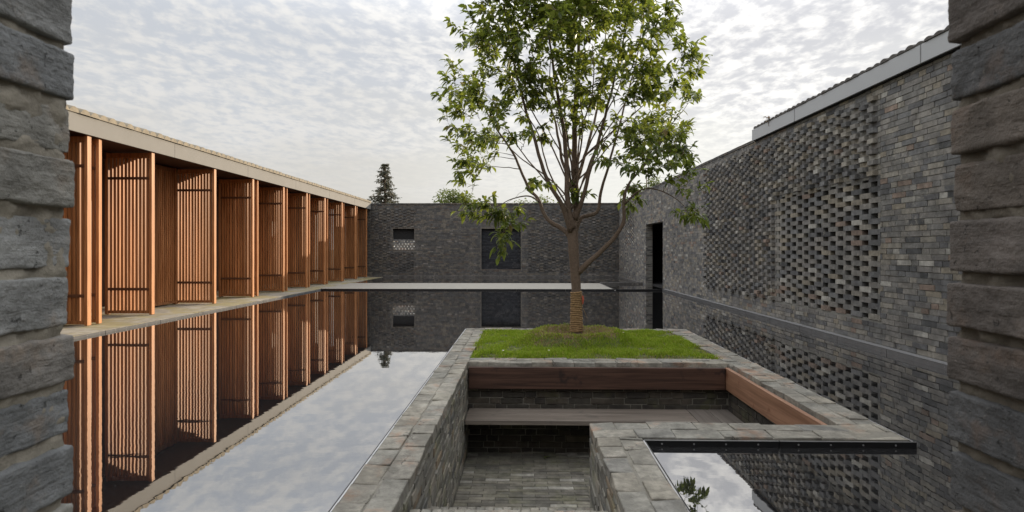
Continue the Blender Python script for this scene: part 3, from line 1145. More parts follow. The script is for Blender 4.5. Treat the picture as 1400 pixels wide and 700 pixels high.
# floor and steps
fl = MB()
y = 3.9
row = 0
while y < PY1:
    x = WX0 - (.12 if row % 2 else 0)
    while x < PX1:
        a, b = max(x, WX0), min(x + .236, PX1)
        if b - a > .02:
            fl.bbox(a, b, y, y + .054, H_FLOOR - .05, H_FLOOR + RNG.uniform(-.003, .003), .003, .002)
        x += .242
    y += .060
    row += 1
pit_part(fl, 'floor', M['floor_brick'])
fl = MB()
fl.box(WX0, PX1, 3.85, PY1, H_FLOOR - .1, H_FLOOR - .006)
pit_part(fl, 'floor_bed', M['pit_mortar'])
for (yf, h) in ((4.05, -.67), (3.74, -.41), (3.40, -.27), (3.05, -.11), (2.70, -.004)):
    st = MB()
    x = WX0 + .003
    while x < WX1 - .02:
        st.bbox(x, min(x + .054, WX1 - .002), yf - .24, yf + RNG.uniform(-.004, .004), h - .06, h + RNG.uniform(-.003, .003), .004, .002)
        x += .060
    o = pit_part(st, 'step', M['rim_brick'])
    ris = MB()
    ris.box(WX0 + .002, WX1 - .002, yf - .31, yf - .012, -1.1, h - .062)
    ris.v = [v - np.array(PIT_INV) for v in ris.v]
    ris.build('riser', M['pit_brick'], o)
fl = MB()
fl.box(WX0 + .002, WX1 - .002, -.4, 2.46, -1.1, -.008)
pit_part(fl, 'walkway', M['floor_brick'])

# metal overflow edge of the island
kerb('metal_edging', 'thin dark metal strip along the left rim of the seating pit', ((IX0, IY1), (IX0, GATE_Y1)), 1.5, .036, -.0 + .022, M['dark_metal'], lip='bright', outward=-1, bolt_gap=0)
kerb('metal_edging', 'thin metal strip along the right rim of the seating pit', ((IX1, IY0 - .03), (IX1, IY1)), 1.5, .036, .022, M['dark_metal'], lip='bright', outward=-1, bolt_gap=0)
kerb('metal_edging', 'bolted black metal strip along the front rim of the seating pit', ((WXO + .002, IY0), (IX1 + .022, IY0)), .95, .036, .028, M['dark_metal'], lip=True, outward=-1, bolt_gap=.21)
kerb('metal_edging', 'black metal strip beside the right arm of the sunken walkway', ((WXO, GATE_Y1), (WXO, IY0 - .028)), 1.5, .036, .022, M['dark_metal'], lip='bright', outward=-1, bolt_gap=0)
kerb('metal_edging', 'thin metal strip along the far rim behind the lawn and tree', ((IX0, IY1), (IX1, IY1)), 1.5, .036, .022, M['dark_metal'], lip='bright', outward=1, bolt_gap=0)

# ------------------------------------------------------------------ corner bench
BEN = empty('corner_bench', (.8, PY1, H_FLOOR), 'weathered L-shaped timber bench fitted round the back of the sunken pit', 'bench')
BO = np.array((.8, PY1, H_FLOOR))


def bench_part(mb, name, mat, label=None):
    mb.v = [v - BO for v in mb.v]
    return mb.build(name, mat, BEN, label=label)


ZS = -.453
BY0 = PY1 - .455
m = MB()
XJ = PX1 - .46
for k in range(2):
    y0 = BY0 + k * .225
    m.bbox(WX0 + .012, XJ - .004, y0, y0 + .22, ZS - .05, ZS, .004)
    bench_part(m, 'seat_plank', M['bench_seat_wood'])
    m = MB()
for k in range(2):
    x0 = XJ + k * .225
    m.bbox(x0, x0 + .22, PY0 + .03, PY1 - .012, ZS - .05, ZS + .001, .004)
    bench_part(m, 'seat_plank', M['bench_seat_wood_side'])
    m = MB()
m.bbox(WX0 + .012, PX1 - .055, PY1 - .075, PY1 - .03, -.225, .012, .004)
bench_part(m, 'backrest', M['bench_back_wood'], 'dark stained backrest plank along the rear wall')
m = MB()
m.bbox(PX1 - .05, PX1 - .008, PY0 + .02, PY1 - .03, -.225, .012, .004)
bench_part(m, 'backrest', M['bench_side_wood'], 'reddish knotty backrest plank along the right wall')
for x in (.9, 1.6):
    m = MB()
    m.bbox(x, x + .06, BY0 + .16, PY1 - .02, H_FLOOR, ZS - .051, .004)
    bench_part(m, 'support', M['pit_dark_brick'])

# ------------------------------------------------------------------ lawn round the tree
TX, TY = .70, 7.62
GX0, GX1, GY0, GY1 = WX0 - .02, PX1 + .02, PY1 + .275, IY1 - .27


def lawn_h(x, y):
    d = math.hypot((x - TX) / 1.05, (y - TY) / .85)
    berm = .14 * math.exp(-((d - .52) / .17) ** 2) + .075 * math.exp(-(d / .42) ** 2)
    edge = min(x - GX0, GX1 - x, y - GY0, GY1 - y)
    e = max(0.0, min(1.0, edge / .12))
    return H_RIM - .03 + e * (.03 + berm + .018 * mnoise.noise(Vector((x * 2.3, y * 2.3, 1))) + .012 * mnoise.noise(Vector((x * 9, y * 9, 4))))


nx, ny = 70, 52
vs, fs = [], []
for j in range(ny + 1):
    for i in range(nx + 1):
        x, y = GX0 + (GX1 - GX0) * i / nx, GY0 + (GY1 - GY0) * j / ny
        vs.append((x, y, lawn_h(x, y)))
for j in range(ny):
    for i in range(nx):
        a = j * (nx + 1) + i
        fs.append((a, a + 1, a + nx + 2, a + nx + 1))
m = MB()
m.verts(vs, fs)
m.smooth = True
lawn = m.build('lawn', M['soil'], kind='structure')
lawn.data.materials.append(M['mulch'])
for pl in lawn.data.polygons:
    c = pl.center
    if math.hypot((c.x - TX) / 1.05, (c.y - TY) / .85) < .56 + .10 * mnoise.noise(c * 4):
        pl.material_index = 1


def blades(count, hlo, hhi, keep, width=.0035, lean=.5, seed=3):
    rg = random.Random(seed)
    vs, fs = [], []
    n = 0
    while n < count:
        x, y = rg.uniform(GX0 - .02, GX1 + .02), rg.uniform(GY0 - .015, GY1 + .02)
        k = keep(x, y, rg)
        if k <= 0 or rg.random() > k:
            continue
        h = rg.uniform(hlo, hhi)
        patch = .75 + .6 * mnoise.noise(Vector((x * 4, y * 4, 9)))
        h *= max(.35, patch)
        a = rg.uniform(0, 6.283)
        ln = rg.uniform(.1, lean)
        dx, dy = math.cos(a), math.sin(a)
        b = rg.uniform(0, 6.283)
        wx, wy = math.cos(b) * width, math.sin(b) * width
        z = lawn_h(x, y) - .004
        q = len(vs)
        mx_, my_ = x + dx * ln * h * .4, y + dy * ln * h * .4
        tx, ty = x + dx * ln * h * 1.1, y + dy * ln * h * 1.1
        vs += [(x - wx, y - wy, z), (x + wx, y + wy, z), (mx_ + wx * .8, my_ + wy * .8, z + h * .6), (mx_ - wx * .8, my_ - wy * .8, z + h * .6), (tx, ty, z + h * (1 - .25 * ln))]
        fs += [(q, q + 1, q + 2, q + 3), (q + 3, q + 2, q + 4)]
        n += 1
    mm = MB()
    mm.verts(vs, fs)
    return mm


def ring(x, y):
    return math.hypot((x - TX) / 1.05, (y - TY) / .85)


def keep_grass(x, y, rg):
    d = ring(x, y)
    if d < .36:
        return 0.03
    if d < .50:
        return .12 if y > TY - .25 else .4
    if d < .62 and (x < TX - .2 or y > TY):
        return .35
    return .50 + 1.1 * mnoise.noise(Vector((x * 3, y * 3, 2))) + .5 * mnoise.noise(Vector((x * 9, y * 9, 7)))


def keep_straw(x, y, rg):
    d = ring(x, y)
    e = min(x - GX0, GX1 - x, y - GY0, GY1 - y)
    if d < .58:
        return .9
    if d < .75 and x < TX:
        return .5
    return .16 if e < .09 else .02 + .22 * max(0, mnoise.noise(Vector((x * 2.1, y * 2.1, 8))))


blades(52000, .035, .075, keep_grass, .0030, .8, 3).build('grass', M['grass'], kind='stuff', label='short bright green lawn grass around the tree', cat='grass')
blades(15000, .02, .055, keep_straw, .003, 1.7, 5).build('dry_grass', M['straw'], kind='stuff', label='dry brown straw and mulch at the foot of the tree', cat='straw')
for (x, y, sc) in ((TX - .95, GY0 + .25, 1.0), (TX - .40, GY0 + .28, .8), (TX + .62, TY - .12, .9)):
    m = MB()
    pts = [(math.cos(a) * .014 * sc * (1 + .3 * math.sin(3 * a)), math.sin(a) * .009 * sc, .004 * math.cos(2 * a)) for a in np.linspace(0, 6.283, 9)[:-1]]
    m.verts(pts + [(0, 0, .006)], [(i, (i + 1) % 8, 8) for i in range(8)])
    lab = {1.0: 'white fallen petal in the grass left of the tree', .8: 'white fallen petal in the grass just in front of the tree', .9: 'white fallen petal on the mound right of the trunk'}[sc]
    m.build('fallen_petal', M['petal'], label=lab, cat='petal', group='white petals fallen on the lawn', loc=(x, y, lawn_h(x, y) + .035))

# ------------------------------------------------------------------ timber building on the left
XF = -7.13
BLD = empty('timber_pavilion', (-9.2, Y_BACK / 2, H_PLAT), 'long low timber pavilion with a beige metal fascia and tiled roof on the left', 'building')
BLO = np.array((-9.2, Y_BACK / 2, H_PLAT))


def bld_part(mb, name, mat, parent=None):
    mb.v = [v - BLO for v in mb.v]
    return mb.build(name, mat, parent or BLD)


Y0B, Y1B = GATE_Y1 + .02, Y_BACK - .04
FZ0, FZ1 = 3.182, 3.484
m = MB()
m.bbox(XF - .03, XF, Y0B, Y1B, FZ0, FZ1, .003)
fas = bld_part(m, 'fascia', M['fascia_metal'])
y = 2.2
while y < Y1B:
    m = MB()
    m.box(XF + .0004, XF + .003, y, y + .010, FZ0, FZ1)
    bld_part(m, 'panel_joint', M['fascia_metal'], fas).matrix_parent_inverse = Matrix.Identity(4)
    y += 3.05
m = MB()
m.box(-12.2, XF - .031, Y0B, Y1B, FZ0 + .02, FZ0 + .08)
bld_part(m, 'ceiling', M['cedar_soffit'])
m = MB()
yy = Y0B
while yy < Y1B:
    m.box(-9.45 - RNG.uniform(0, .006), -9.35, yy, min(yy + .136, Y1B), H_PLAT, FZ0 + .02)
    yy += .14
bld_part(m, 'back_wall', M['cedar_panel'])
m = MB()
m.box(-12.2, -9.45, Y0B, Y0B + .15, H_PLAT, FZ0 + .02)
m.box(-12.2, -12.05, Y0B + .15, Y1B, H_PLAT, FZ0 + .02)
m.box(-12.05, -9.45, Y1B - .15, Y1B, H_PLAT, FZ0 + .02)
bld_part(m, 'outer_wall', M['plaster'])
m = MB()
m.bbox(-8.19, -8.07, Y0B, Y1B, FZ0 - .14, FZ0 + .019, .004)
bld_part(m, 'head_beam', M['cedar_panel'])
rt = corrugated(Y0B, Y1B, .21, .075, 5.1, 1.3, -1, FZ1 + .008)
rt.v = [v + np.array((XF + .025, 0, 0)) for v in rt.v]
bld_part(rt, 'roof_tiles', M['roof_tile'])
m = MB()
m.verts([(-12.2, Y1B - .02, FZ0), (XF - .02, Y1B - .02, FZ0), (XF - .02, Y1B - .02, FZ1), (-12.2, Y1B - .02, FZ1 + 1.28)], [(0, 1, 2, 3)])
bld_part(m, 'gable', M['plaster'])

# folding screens: leaf template, then copies
LWD = .92
HB, HT = H_PLAT + .012, FZ0 - .006
fr_, sl_, ba_ = MB(), MB(), []
for u in (0, LWD - .05):
    fr_.bbox(u, u + .05, -.045, .045, HB, HT, .003)
for z0, z1 in ((HB + .02, HB + .075), (HT - .10, HT - .01)):
    fr_.bbox(.05, LWD - .05, -.03, .03, z0, z1, .002)
ns = 11
gap = (LWD - .10) / (ns + .5)
for k in range(ns):
    u = .05 + gap * (k + .5)
    j = RNG.uniform(-.002, .002)
    sl_.box(u + j, u + .042 + j, -.022, .022, HB + .076, HT - .101)
ME_FRAME = fr_.mesh('frame', M['cedar'])
ME_SLAT = sl_.mesh('slats', M['cedar'])
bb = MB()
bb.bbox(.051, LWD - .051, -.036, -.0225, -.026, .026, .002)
ME_BAR = bb.mesh('crossbar', M['shaded_cedar_bar'])
pv = MB()
pv.cyl((.025, 0, HB - .011), (.025, 0, HB + .001), .018)
ME_PIVOT = pv.mesh('pivot', M['dark_metal'])


def leaf(root, hinge, ang):
    """leaf whose u axis starts at hinge (local to root) and points along ang"""
    lf = add('leaf', None, root, loc=(hinge[0], hinge[1], 0), rotz=ang)
    add('frame', ME_FRAME, lf)
    add('slats', ME_SLAT, lf)
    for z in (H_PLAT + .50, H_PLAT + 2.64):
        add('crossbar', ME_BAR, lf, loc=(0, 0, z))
    add('pivot', ME_PIVOT, lf)
    return lf


XH = -8.09
ORD = ['nearest the gateway and half hidden by the left brick edge', 'first fully visible one from the left, single leaf', 'second fully visible one, other leaf along the wall line',
       'third fully visible one from the left', 'fourth fully visible one from the left', 'fifth fully visible one from the left', 'sixth fully visible one, four from the far end',
       'third from the far end', 'second from the far end, partly in shadow', 'last one by the back wall, mostly in shadow']
ys = [9.14, 10.74, 12.93, 14.79, 16.66, 18.47, 20.19, 22.05, 23.85, 25.55]
for i, y in enumerate(ys):
    r = empty('folding_screen', (XH, y, 0), 'orange slatted timber folding screen, ' + ORD[i], 'screen', 'folding slatted screens along the pavilion')
    tilt = (0, 0, 0, R(-1), R(1), 0, R(-2), R(1), R(-1), 0)[i]
    leaf(r, (0, 0), tilt)
    if i == 2:
        leaf(r, (.02, -.07), R(-90))
    elif i not in (1, 9):
        leaf(r, (0, .10), R(12 + (i * 37 % 5 - 2)))
for y in (7.3, 5.5, 3.7):                       # those behind the gate wall, seen only in the water
    r = empty('folding_screen', (XH, y, 0), 'slatted timber folding screen hidden behind the left foreground brick edge', 'screen', 'folding slatted screens along the pavilion')
    leaf(r, (0, 0), 0)
    leaf(r, (0, .10), R(12))

# ------------------------------------------------------------------ trees


def cam_pt(xp, yp, d):
    """point seen at pixel (xp, yp) of the 1400 px photograph, d metres in front of the camera"""
    l = (xp - 700) / 770 * d
    z = CAM_H - (yp - 341.5) / 770 * d
    c, s = math.cos(YAW), math.sin(YAW)
    return Vector((l * c - d * s, l * s + d * c, z))


def catmull(pts, rads, step=.05):
    out, ro = [], []
    P_ = [pts[0] * 2 - pts[1]] + pts + [pts[-1] * 2 - pts[-2]]
    for i in range(len(pts) - 1):
        a, b, c, d = P_[i], P_[i + 1], P_[i + 2], P_[i + 3]
        n = max(2, int((c - b).length / step))
        for k in range(n):
            t = k / n
            q = .5 * ((2 * b) + (c - a) * t + (2 * a - 5 * b + 4 * c - d) * t * t + (3 * b - a - 3 * c + d) * t ** 3)
            out.append(q)
            ro.append(rads[i] + (rads[i + 1] - rads[i]) * t)
    out.append(pts[-1])
    ro.append(rads[-1])
    return out, ro


def leaf_blade(vs, fs, base, d, nrm_, L, Wd, droop):
    """one folded leaf: 8 vertices"""
    side = d.cross(nrm_)
    if side.length < 1e-6:
        return
    side.normalize()
    up = side.cross(d).normalized()
    q = len(vs)
    mids = []
    for t, wv_ in ((0, 0), (.33, 1.0), (.68, .8), (1.0, 0)):
        c = base + d * (L * t) - Vector((0, 0, 1)) * (droop * L * t * t)
        mids.append((c, wv_))
    (c0, _), (c1, w1), (c2, w2), (c3, _) = mids
    f = .16 * Wd
    vs += [c0, c1, c2, c3, c1 + side * w1 * Wd / 2 + up * f, c1 - side * w1 * Wd / 2 + up * f, c2 + side * w2 * Wd / 2 + up * f, c2 - side * w2 * Wd / 2 + up * f]
    fs += [(q, q + 4, q + 1), (q, q + 1, q + 5), (q + 1, q + 4, q + 6, q + 2), (q + 1, q + 2, q + 7, q + 5), (q + 2, q + 6, q + 3), (q + 2, q + 3, q + 7)]


rt_ = random.Random(21)
TD = 7.56
base_pt = cam_pt(787.5, 455, TD)
TREE = empty('tree', base_pt, 'slim leafy broadleaf tree with a rope-wrapped trunk on the small lawn', 'tree')
TB = Vector(base_pt)
LIMBS = {
    'trunk': ([(788, 462, 0), (788, 430, 0), (788, 398, 0), (786, 370, 0), (784, 338, .0), (783, 312, .02), (785, 290, .02)], [.076, .068, .064, .063, .072, .070, .045]),
    'r1': ([(789, 374, 0), (799, 364, -.03), (812, 352, -.08), (838, 327, -.15), (852, 303, -.18), (853, 275, -.2), (861, 249, -.22), (878, 230, -.25), (895, 200, -.25)], [.045, .042, .036, .030, .026, .022, .017, .012, .007]),
    'l1': ([(781, 330, 0), (774, 317, .05), (748, 299, .2), (738, 275, .3), (722, 255, .38), (701, 209, .5), (672, 165, .55), (652, 120, .6)], [.045, .036, .026, .023, .020, .016, .011, .006]),
    'r2': ([(786, 318, .02), (794, 298, .1), (816, 290, .22), (821, 264, .3), (830, 234, .35), (840, 197, .4), (858, 130, .5), (872, 70, .55), (880, 20, .55)], [.04, .030, .025, .022, .019, .016, .012, .008, .004]),
    'c1': ([(785, 312, .02), (788, 290, .05), (786, 234, .08), (786, 160, .08), (790, 90, .05), (793, 20, .05), (796, -50, .05)], [.055, .046, .040, .033, .024, .015, .006]),
    'c2': ([(783, 312, -.03), (778, 290, -.06), (775, 250, -.1), (773, 197, -.15), (767, 155, -.2), (756, 90, -.3), (748, 25, -.35), (742, -30, -.35)], [.05, .038, .033, .028, .023, .016, .010, .005]),
    'l2': ([(780, 316, -.03), (770, 284, -.12), (748, 245, -.25), (731, 190, -.38), (712, 125, -.5), (697, 60, -.55), (690, 10, -.55)], [.042, .030, .025, .020, .015, .009, .005]),
    'r3': ([(786, 300, .0), (798, 266, -.12), (811, 216, -.25), (823, 175, -.35), (842, 100, -.48), (856, 40, -.55), (866, -10, -.55)], [.042, .028, .023, .019, .013, .008, .004]),
    'l4': ([(788, 268, .03), (770, 225, .25), (758, 165, .45), (735, 100, .65), (722, 45, .75)], [.03, .022, .016, .010, .005]),
    'r4': ([(787, 255, .03), (802, 205, .3), (818, 140, .55), (826, 75, .75), (830, 20, .8)], [.028, .022, .016, .010, .005]),
    'r5': ([(853, 280, -.2), (872, 262, -.3), (893, 258, -.4), (918, 268, -.45), (936, 282, -.5)], [.016, .012, .009, .006, .004]),
    'l5': ([(738, 276, .3), (722, 268, .1), (700, 272, -.1), (680, 282, -.25)], [.012, .010, .007, .004]),
    'r6': ([(861, 249, -.22), (890, 215, -.1), (910, 180, 0), (935, 150, .05)], [.014, .011, .008, .004]),
}
rs_ = random.Random(5)
for k in range(16):                             # thin upright stems that fan out of the fork
    x0, y0 = 785 + rs_.uniform(-7, 7), rs_.uniform(232, 305)
    ex, ey = 785 + (k - 7.5) * 15 + rs_.uniform(-14, 14), rs_.uniform(60, 185)
    dz = rs_.uniform(-.75, .75)
    pts_ = [(x0, y0, dz * .05), (x0 + (ex - x0) * .32 + rs_.uniform(-5, 5), y0 + (ey - y0) * .34, dz * .4), (x0 + (ex - x0) * .7 + rs_.uniform(-8, 8), y0 + (ey - y0) * .70, dz * .8), (ex, ey, dz)]
    LIMBS['s%d' % k] = (pts_, [.013, .010, .0075, .004])
nodes, node_r = [], []
lm_tubes = {}
for k, (pts, rads) in LIMBS.items():
    P3 = [cam_pt(x, y, TD + dz) for (x, y, dz) in pts]
    sp, sr = catmull(P3, rads)
    if k != 'trunk':
        for i in range(1, len(sp) - 1):
            sp[i] = sp[i] + Vector((mnoise.noise(sp[i] * 6), mnoise.noise(sp[i] * 6 + Vector((5, 0, 0))), 0)) * .012
    else:
        sr = [r * (1 + .06 * mnoise.noise(p_ * 9)) for p_, r in zip(sp, sr)]
    lm_tubes[k] = (sp, sr)
    if k != 'trunk':
        for i in range(len(sp) // 4, len(sp)):
            nodes.append(np.array(sp[i]))
            node_r.append(sr[i])
for k, (sp, sr) in lm_tubes.items():
    m = MB()
    m.smooth = True
    m.tube([p_ - TB for p_ in sp], sr, 12 if k == 'trunk' else 8)
    m.build('trunk' if k == 'trunk' else 'limb', M['bark'], TREE)

# foliage clumps: x, y (photo px), radii px, weight
CL = [(700, 25, 58, 40, 1), (760, 12, 60, 40, 1), (838, 15, 58, 40, 1), (632, 118, 36, 36, .8), (668, 72, 48, 38, 1), (690, 135, 50, 38, 1), (740, 80, 52, 46, 1),
      (800, 66, 58, 48, 1), (862, 62, 42, 48, 1), (885, 128, 36, 42, 1), (842, 128, 48, 40, .9), (790, 130, 48, 40, .8), (735, 145, 40, 35, .7), (648, 186, 40, 33, .9),
      (640, 232, 24, 26, .8), (692, 200, 32, 26, .5), (912, 172, 38, 42, 1), (932, 128, 24, 18, .7), (885, 200, 44, 34, .9), (858, 188, 42, 32, .7), (938, 196, 20, 26, .9),
      (900, 238, 34, 24, .7), (925, 284, 18, 24, .6), (664, 286, 34, 17, 1.2), (702, 300, 22, 14, .9), (688, 332, 12, 13, 1.0), (775, 190, 60, 32, .25), (835, 236, 32, 22, .4),
      (868, 270, 24, 20, .5), (700, -42, 56, 34, .9), (780, -58, 72, 38, 1), (850, -38, 50, 34, .9), (620, 160, 22, 40, .5), (800, 262, 22, 12, .2), (725, 262, 18, 12, .3), (660, 40, 26, 24, .6)]
tips = []
for (x, y, rx, ry, wgt) in CL:
    n = int(rx * ry * wgt / 45) + 2
    # depth of the clump: inside a round crown
    ex = max(0, 1 - ((x - 785) / 205) ** 2)
    dz = rt_.uniform(-1, 1) * 1.35 * math.sqrt(ex)
    if (x, y) in ((664, 286), (702, 300), (688, 332)):
        dz = -.35
    for _ in range(n):
        while True:
            a, b, c = rt_.uniform(-1, 1), rt_.uniform(-1, 1), rt_.uniform(-1, 1)
            if a * a + b * b + c * c < 1:
                break
        ddz = dz + c * .55 if wgt <= 1 else dz + c * .25
        # keep image position independent of depth by projecting at trunk depth
        l = (x + a * rx - 700) / 770 * TD
        z = CAM_H - (y + b * ry - 341.5) / 770 * TD
        d = TD + ddz
        cc, ss = math.cos(YAW), math.sin(YAW)
        tips.append(np.array((l * cc - d * ss, l * ss + d * cc, z)))
# extra tips behind / in front so that the crown is round from the side as well
NODES = np.array(nodes)
NR = list(node_r)
tips.sort(key=lambda t: np.min(np.linalg.norm(NODES - t, axis=1)))
twigs = MB()
twigs.smooth = True
lv, lf_ = [], []
trunk_top = np.array(cam_pt(784, 312, TD))
nodes_l = list(NODES)
for t in tips:
    arr = np.array(nodes_l)
    dist = np.linalg.norm(arr - t, axis=1)
    rise = t[2] - arr[:, 2]
    cost = dist + np.where(rise < 0.02, .35 + -rise * .8, 0)
    i = int(np.argmin(cost))
    a = Vector(arr[i])
    b = Vector(t)
    L = (b - a).length
    if L < .03:
        continue
    out_dir = Vector((b.x - trunk_top[0], b.y - trunk_top[1], .35 * (b.z - trunk_top[2])))
    out_dir.normalize()
    n = max(3, int(L / .07))
    r0 = min(NR[i] * .7, .004 + .006 * L)
    pts, rads = [], []
    bow = Vector((rt_.uniform(-1, 1), rt_.uniform(-1, 1), rt_.uniform(-.2, .9))) * (.13 * L)
    for k in range(n + 1):
        f = k / n
        q = a.lerp(b, f) + bow * (4 * f * (1 - f)) * .5 + Vector((rt_.uniform(-1, 1), rt_.uniform(-1, 1), rt_.uniform(-1, 1))) * (.010 if 0 < k < n else 0)
        pts.append(q)
        rads.append(r0 + (.0022 - r0) * f)
    twigs.tube([p_ - TB for p_ in pts], rads, 5, False)
    for k in range(1, n + 1):
        nodes_l.append(np.array(pts[k]))
        NR.append(rads[k])
    # leaves: a whorl at the tip, a few along the last stretch, sometimes a side shoot
    tw = (pts[-1] - pts[-2]).normalized()
    shoots = [(pts[-1], tw, rt_.randint(5, 7), .11)]
    for s in range(rt_.choice((1, 2, 2, 3))):
        k = rt_.randint(max(1, n - 3), n - 1) if n > 1 else 0
        sd_ = (tw + Vector((rt_.uniform(-1, 1), rt_.uniform(-1, 1), rt_.uniform(-.4, .8))) * 1.1).normalized()
        sl = rt_.uniform(.06, .17)
        e = pts[k] + sd_ * sl
        twigs.tube([pts[k] - TB, pts[k].lerp(e, .5) + Vector((0, 0, .006)) - TB, e - TB], [.0026, .002, .0016], 4, False)
        shoots.append((e, sd_, rt_.randint(4, 6), sl * .9))
    for (e, sd_, cnt, run) in shoots:
        ref = sd_.cross(Vector((.3, .5, .8)))
        ref.normalize()
        ref2 = sd_.cross(ref)
        for q in range(cnt):
            ang = q * 2.4 + rt_.uniform(-.4, .4)
            spread = rt_.uniform(.45, 1.35) if q else .25
            d = (sd_ * math.cos(spread) + (ref * math.cos(ang) + ref2 * math.sin(ang)) * math.sin(spread))
            d = d + Vector((0, 0, -rt_.uniform(.05, .55)))
            d.normalize()
            basep = e - sd_ * (run * (q / cnt) ** 1.3) - TB
            nrm_ = Vector((0, 0, 1)) + Vector((rt_.uniform(-1, 1), rt_.uniform(-1, 1), rt_.uniform(-.3, .3))) * .55
            Ll = rt_.choice((.055, .075, .09, .10, .115)) * rt_.uniform(.88, 1.12)
            leaf_blade(lv, lf_, basep, d, nrm_, Ll, Ll * rt_.uniform(.42, .56), rt_.uniform(.05, .45))
twigs.build('twigs', M['bark'], TREE)
m = MB()
m.verts([tuple(v) for v in lv], lf_)
m.build('crown', M['leaf'], TREE, smooth=True)
print('tips', len(tips), 'leaves', len(lv) // 8)

# rope wrapped round the foot of the trunk
sp, sr = lm_tubes['trunk']
m = MB()
m.smooth = True
zt0, zt1 = TB.z + .015, cam_pt(788, 399, TD).z


def trunk_at(z):
    for i in range(len(sp) - 1):
        if sp[i].z <= z <= sp[i + 1].z:
            f = (z - sp[i].z) / (sp[i + 1].z - sp[i].z)
            return sp[i].lerp(sp[i + 1], f), sr[i] + (sr[i + 1] - sr[i]) * f
    return sp[0], sr[0]


turns = 22
pts, rads = [], []
for k in range(turns * 14 + 1):
    f = k / (turns * 14)
    z = zt0 + (zt1 - zt0) * f
    c, r = trunk_at(z)
    a = f * turns * 2 * math.pi
    jit_ = 1 + .12 * mnoise.noise(Vector((k * .3, 0, 3)))
    pts.append(Vector((c.x + math.cos(a) * (r + .007) * jit_, c.y + math.sin(a) * (r + .007) * jit_, z + .004 * mnoise.noise(Vector((k * .21, 4, 3))))) - TB)
    rads.append(.0115 * (1 + .4 * mnoise.noise(Vector((k * .5, 9, 1)))))
m.tube(pts, rads, 6)
rope = m.build('rope_wrap', M['rope'], TREE)
m = MB()
c, r = trunk_at(zt0 + .32)
e = c - TB + Vector((r + .012, -.02, 0))
m.tube([e, e + Vector((.03, -.01, -.05)), e + Vector((.055, -.015, -.12)), e + Vector((.075, -.02, -.14))], [.004, .003, .002, .001], 5)
m.build('loose_end', M['rope'], rope)
m = MB()
c, r = trunk_at(zt1 - .12)
e = c - TB + Vector((r + .012, -.035, 0))
m.tube([e + Vector((0, 0, .07)), e + Vector((.006, -.004, .02)), e + Vector((.004, 0, -.04))], [.012, .016, .007], 6)
m.build('cloth_tie', M['tag_cloth'], TREE)

# fallen leaf on the pit floor
lv2, lf2 = [], []
leaf_blade(lv2, lf2, Vector((0, 0, .004)), Vector((1, .3, 0)).normalized(), Vector((0, .2, 1)), .09, .035, -.05)
leaf_blade(lv2, lf2, Vector((.01, 0, .006)), Vector((.4, -1, .1)).normalized(), Vector((.2, .2, 1)), .07, .03, .0)
m = MB()
m.verts([tuple(v) for v in lv2], lf2)
m.build('fallen_leaf', M['leaf'], label='single green fallen leaf on the brick floor of the pit', cat='leaf', loc=cam_pt(742, 627, 6.05 * 1.0).to_tuple()[:2] + (H_FLOOR + .006,))


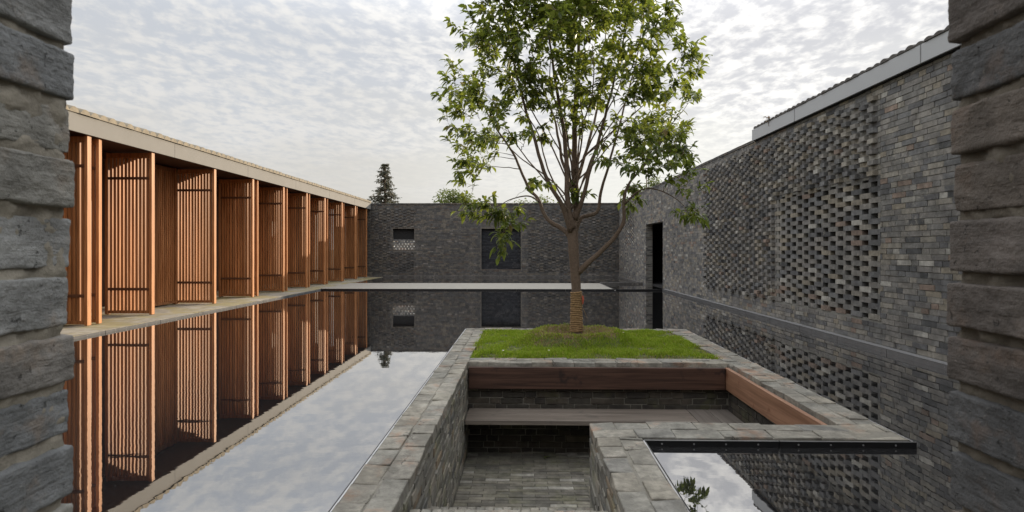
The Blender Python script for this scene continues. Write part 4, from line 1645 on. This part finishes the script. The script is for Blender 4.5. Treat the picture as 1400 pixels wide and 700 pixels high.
# background trees ------------------------------------------------------
def far_tree(loc, h, crown_r, crown_z, label, mat, name='tree', conifer=False, seed=1, n=1500, leaf_s=.16):
    rg = random.Random(seed)
    r = empty(name, loc, label, 'tree')
    m = MB()
    m.smooth = True
    m.tube([(0, 0, 0), (.05, .02, h * .4), (.02, 0, h * .75), (0, 0, h * .985)], [.16, .13, .07, .015], 8)
    lv3, lf3 = [], []
    if conifer:
        z = h * .25
        while z < h * .97:
            f = 1 - (z - h * .25) / (h * .75)
            for b in range(11):
                a = rg.uniform(0, 6.283)
                L = crown_r * (f ** .8) * rg.uniform(.55, 1.08) + .12
                tipv = Vector((math.cos(a) * L, math.sin(a) * L, L * rg.uniform(-.25, .25)))
                m.tube([(0, 0, z), tuple(Vector((0, 0, z)) + tipv * .5 + Vector((0, 0, .04))), tuple(Vector((0, 0, z)) + tipv)], [.03, .018, .006], 4, False)
                for _ in range(int(5 + 11 * L)):
                    t = rg.uniform(.15, 1.0)
                    q = Vector((0, 0, z)) + tipv * t
                    d = (tipv.normalized() * .4 + Vector((rg.uniform(-1, 1), rg.uniform(-1, 1), rg.uniform(-.7, .5)))).normalized()
                    leaf_blade(lv3, lf3, q, d, Vector((rg.uniform(-1, 1), rg.uniform(-1, 1), 1)), leaf_s * rg.uniform(.7, 1.5), leaf_s * .45, .2)
            z += h * .03
    else:
        lobes = []
        for _ in range(16):
            a, e = rg.uniform(0, 6.283), rg.uniform(-.6, 1)
            rr = crown_r * rg.uniform(.35, .8)
            c = Vector((math.cos(a) * rr, math.sin(a) * rr, crown_z + e * (h - crown_z) * .75))
            lobes.append((c, crown_r * rg.uniform(.28, .45)))
            m.tube([(0, 0, h * .45), tuple(c * .5 + Vector((0, 0, h * .25))), tuple(c)], [.06, .035, .012], 5, False)
        for _ in range(n):
            c, lr = rg.choice(lobes)
            while True:
                q = Vector((rg.uniform(-1, 1), rg.uniform(-1, 1), rg.uniform(-1, 1)))
                if .2 < q.length < 1:
                    break
            d = (q + Vector((rg.uniform(-1, 1), rg.uniform(-1, 1), rg.uniform(-1, .5)))).normalized()
            leaf_blade(lv3, lf3, c + q * lr, d, Vector((rg.uniform(-1, 1), rg.uniform(-1, 1), 1)), leaf_s * rg.uniform(.7, 1.4), leaf_s * .55, .25)
    m.build('trunk', M['bark'], r)
    k = MB()
    k.verts([tuple(v) for v in lv3], lf3)
    k.build('crown', mat, r, smooth=True)


def at_px(x, d):
    p_ = cam_pt(x, 341.5, d)
    return (p_.x, p_.y, -.03)


far_tree(at_px(526, 46), 8.5, 2.0, 3, 'tall narrow dark conifer rising behind the back wall at the left', M['conifer'], 'conifer_tree', True, 4, leaf_s=.22)
far_tree(at_px(620, 40), 5.75, 1.5, 4.3, 'rounded green tree top just above the back wall left of the main tree', M['far_leaf'], seed=6, n=2600, leaf_s=.17)
far_tree(at_px(716, 44), 5.2, 1.4, 4.0, 'low green tree top peeping over the back wall behind the main crown', M['far_leaf'], seed=8, n=1600, leaf_s=.17)
far_tree(at_px(748, 40), 5.25, 1.3, 4.2, 'small dark tree top over the back wall just left of the main trunk', M['far_leaf'], seed=9, n=1600, leaf_s=.17)
far_tree(at_px(884, 40), 7.0, 1.3, 4.6, 'slender pale tree behind the right wall beyond the doorway', M['far_leaf'], seed=12, n=1500, leaf_s=.15)

# weed on the roof edge of the right building
wl = Vector((RW_X - .0139 * 10.5 - .05, 10.5, H_RW + .05))
r = empty('weed_plant', wl, 'tiny reddish weed sprouting from the right wall just under the roof fascia', 'plant')
m = MB()
m.tube([(0, 0, 0), (-.03, .01, .10), (-.02, .05, .20), (-.05, .09, .27)], [.006, .005, .004, .002], 5)
m.tube([(-.025, .02, .13), (-.05, -.06, .20), (-.06, -.10, .21)], [.004, .003, .002], 5)
m.build('stem', M['bark'], r)
lv4, lf4 = [], []
for c in ((-.05, .09, .27), (-.02, .05, .20), (-.06, -.10, .21), (-.05, -.06, .2)):
    for _ in range(4):
        leaf_blade(lv4, lf4, Vector(c), Vector((rt_.uniform(-1, 1), rt_.uniform(-1, 1), rt_.uniform(-.3, .6))).normalized(), Vector((0, 0, 1)), .06, .03, .2)
m = MB()
m.verts([tuple(v) for v in lv4], lf4)
m.build('leaves', M['straw'], r)
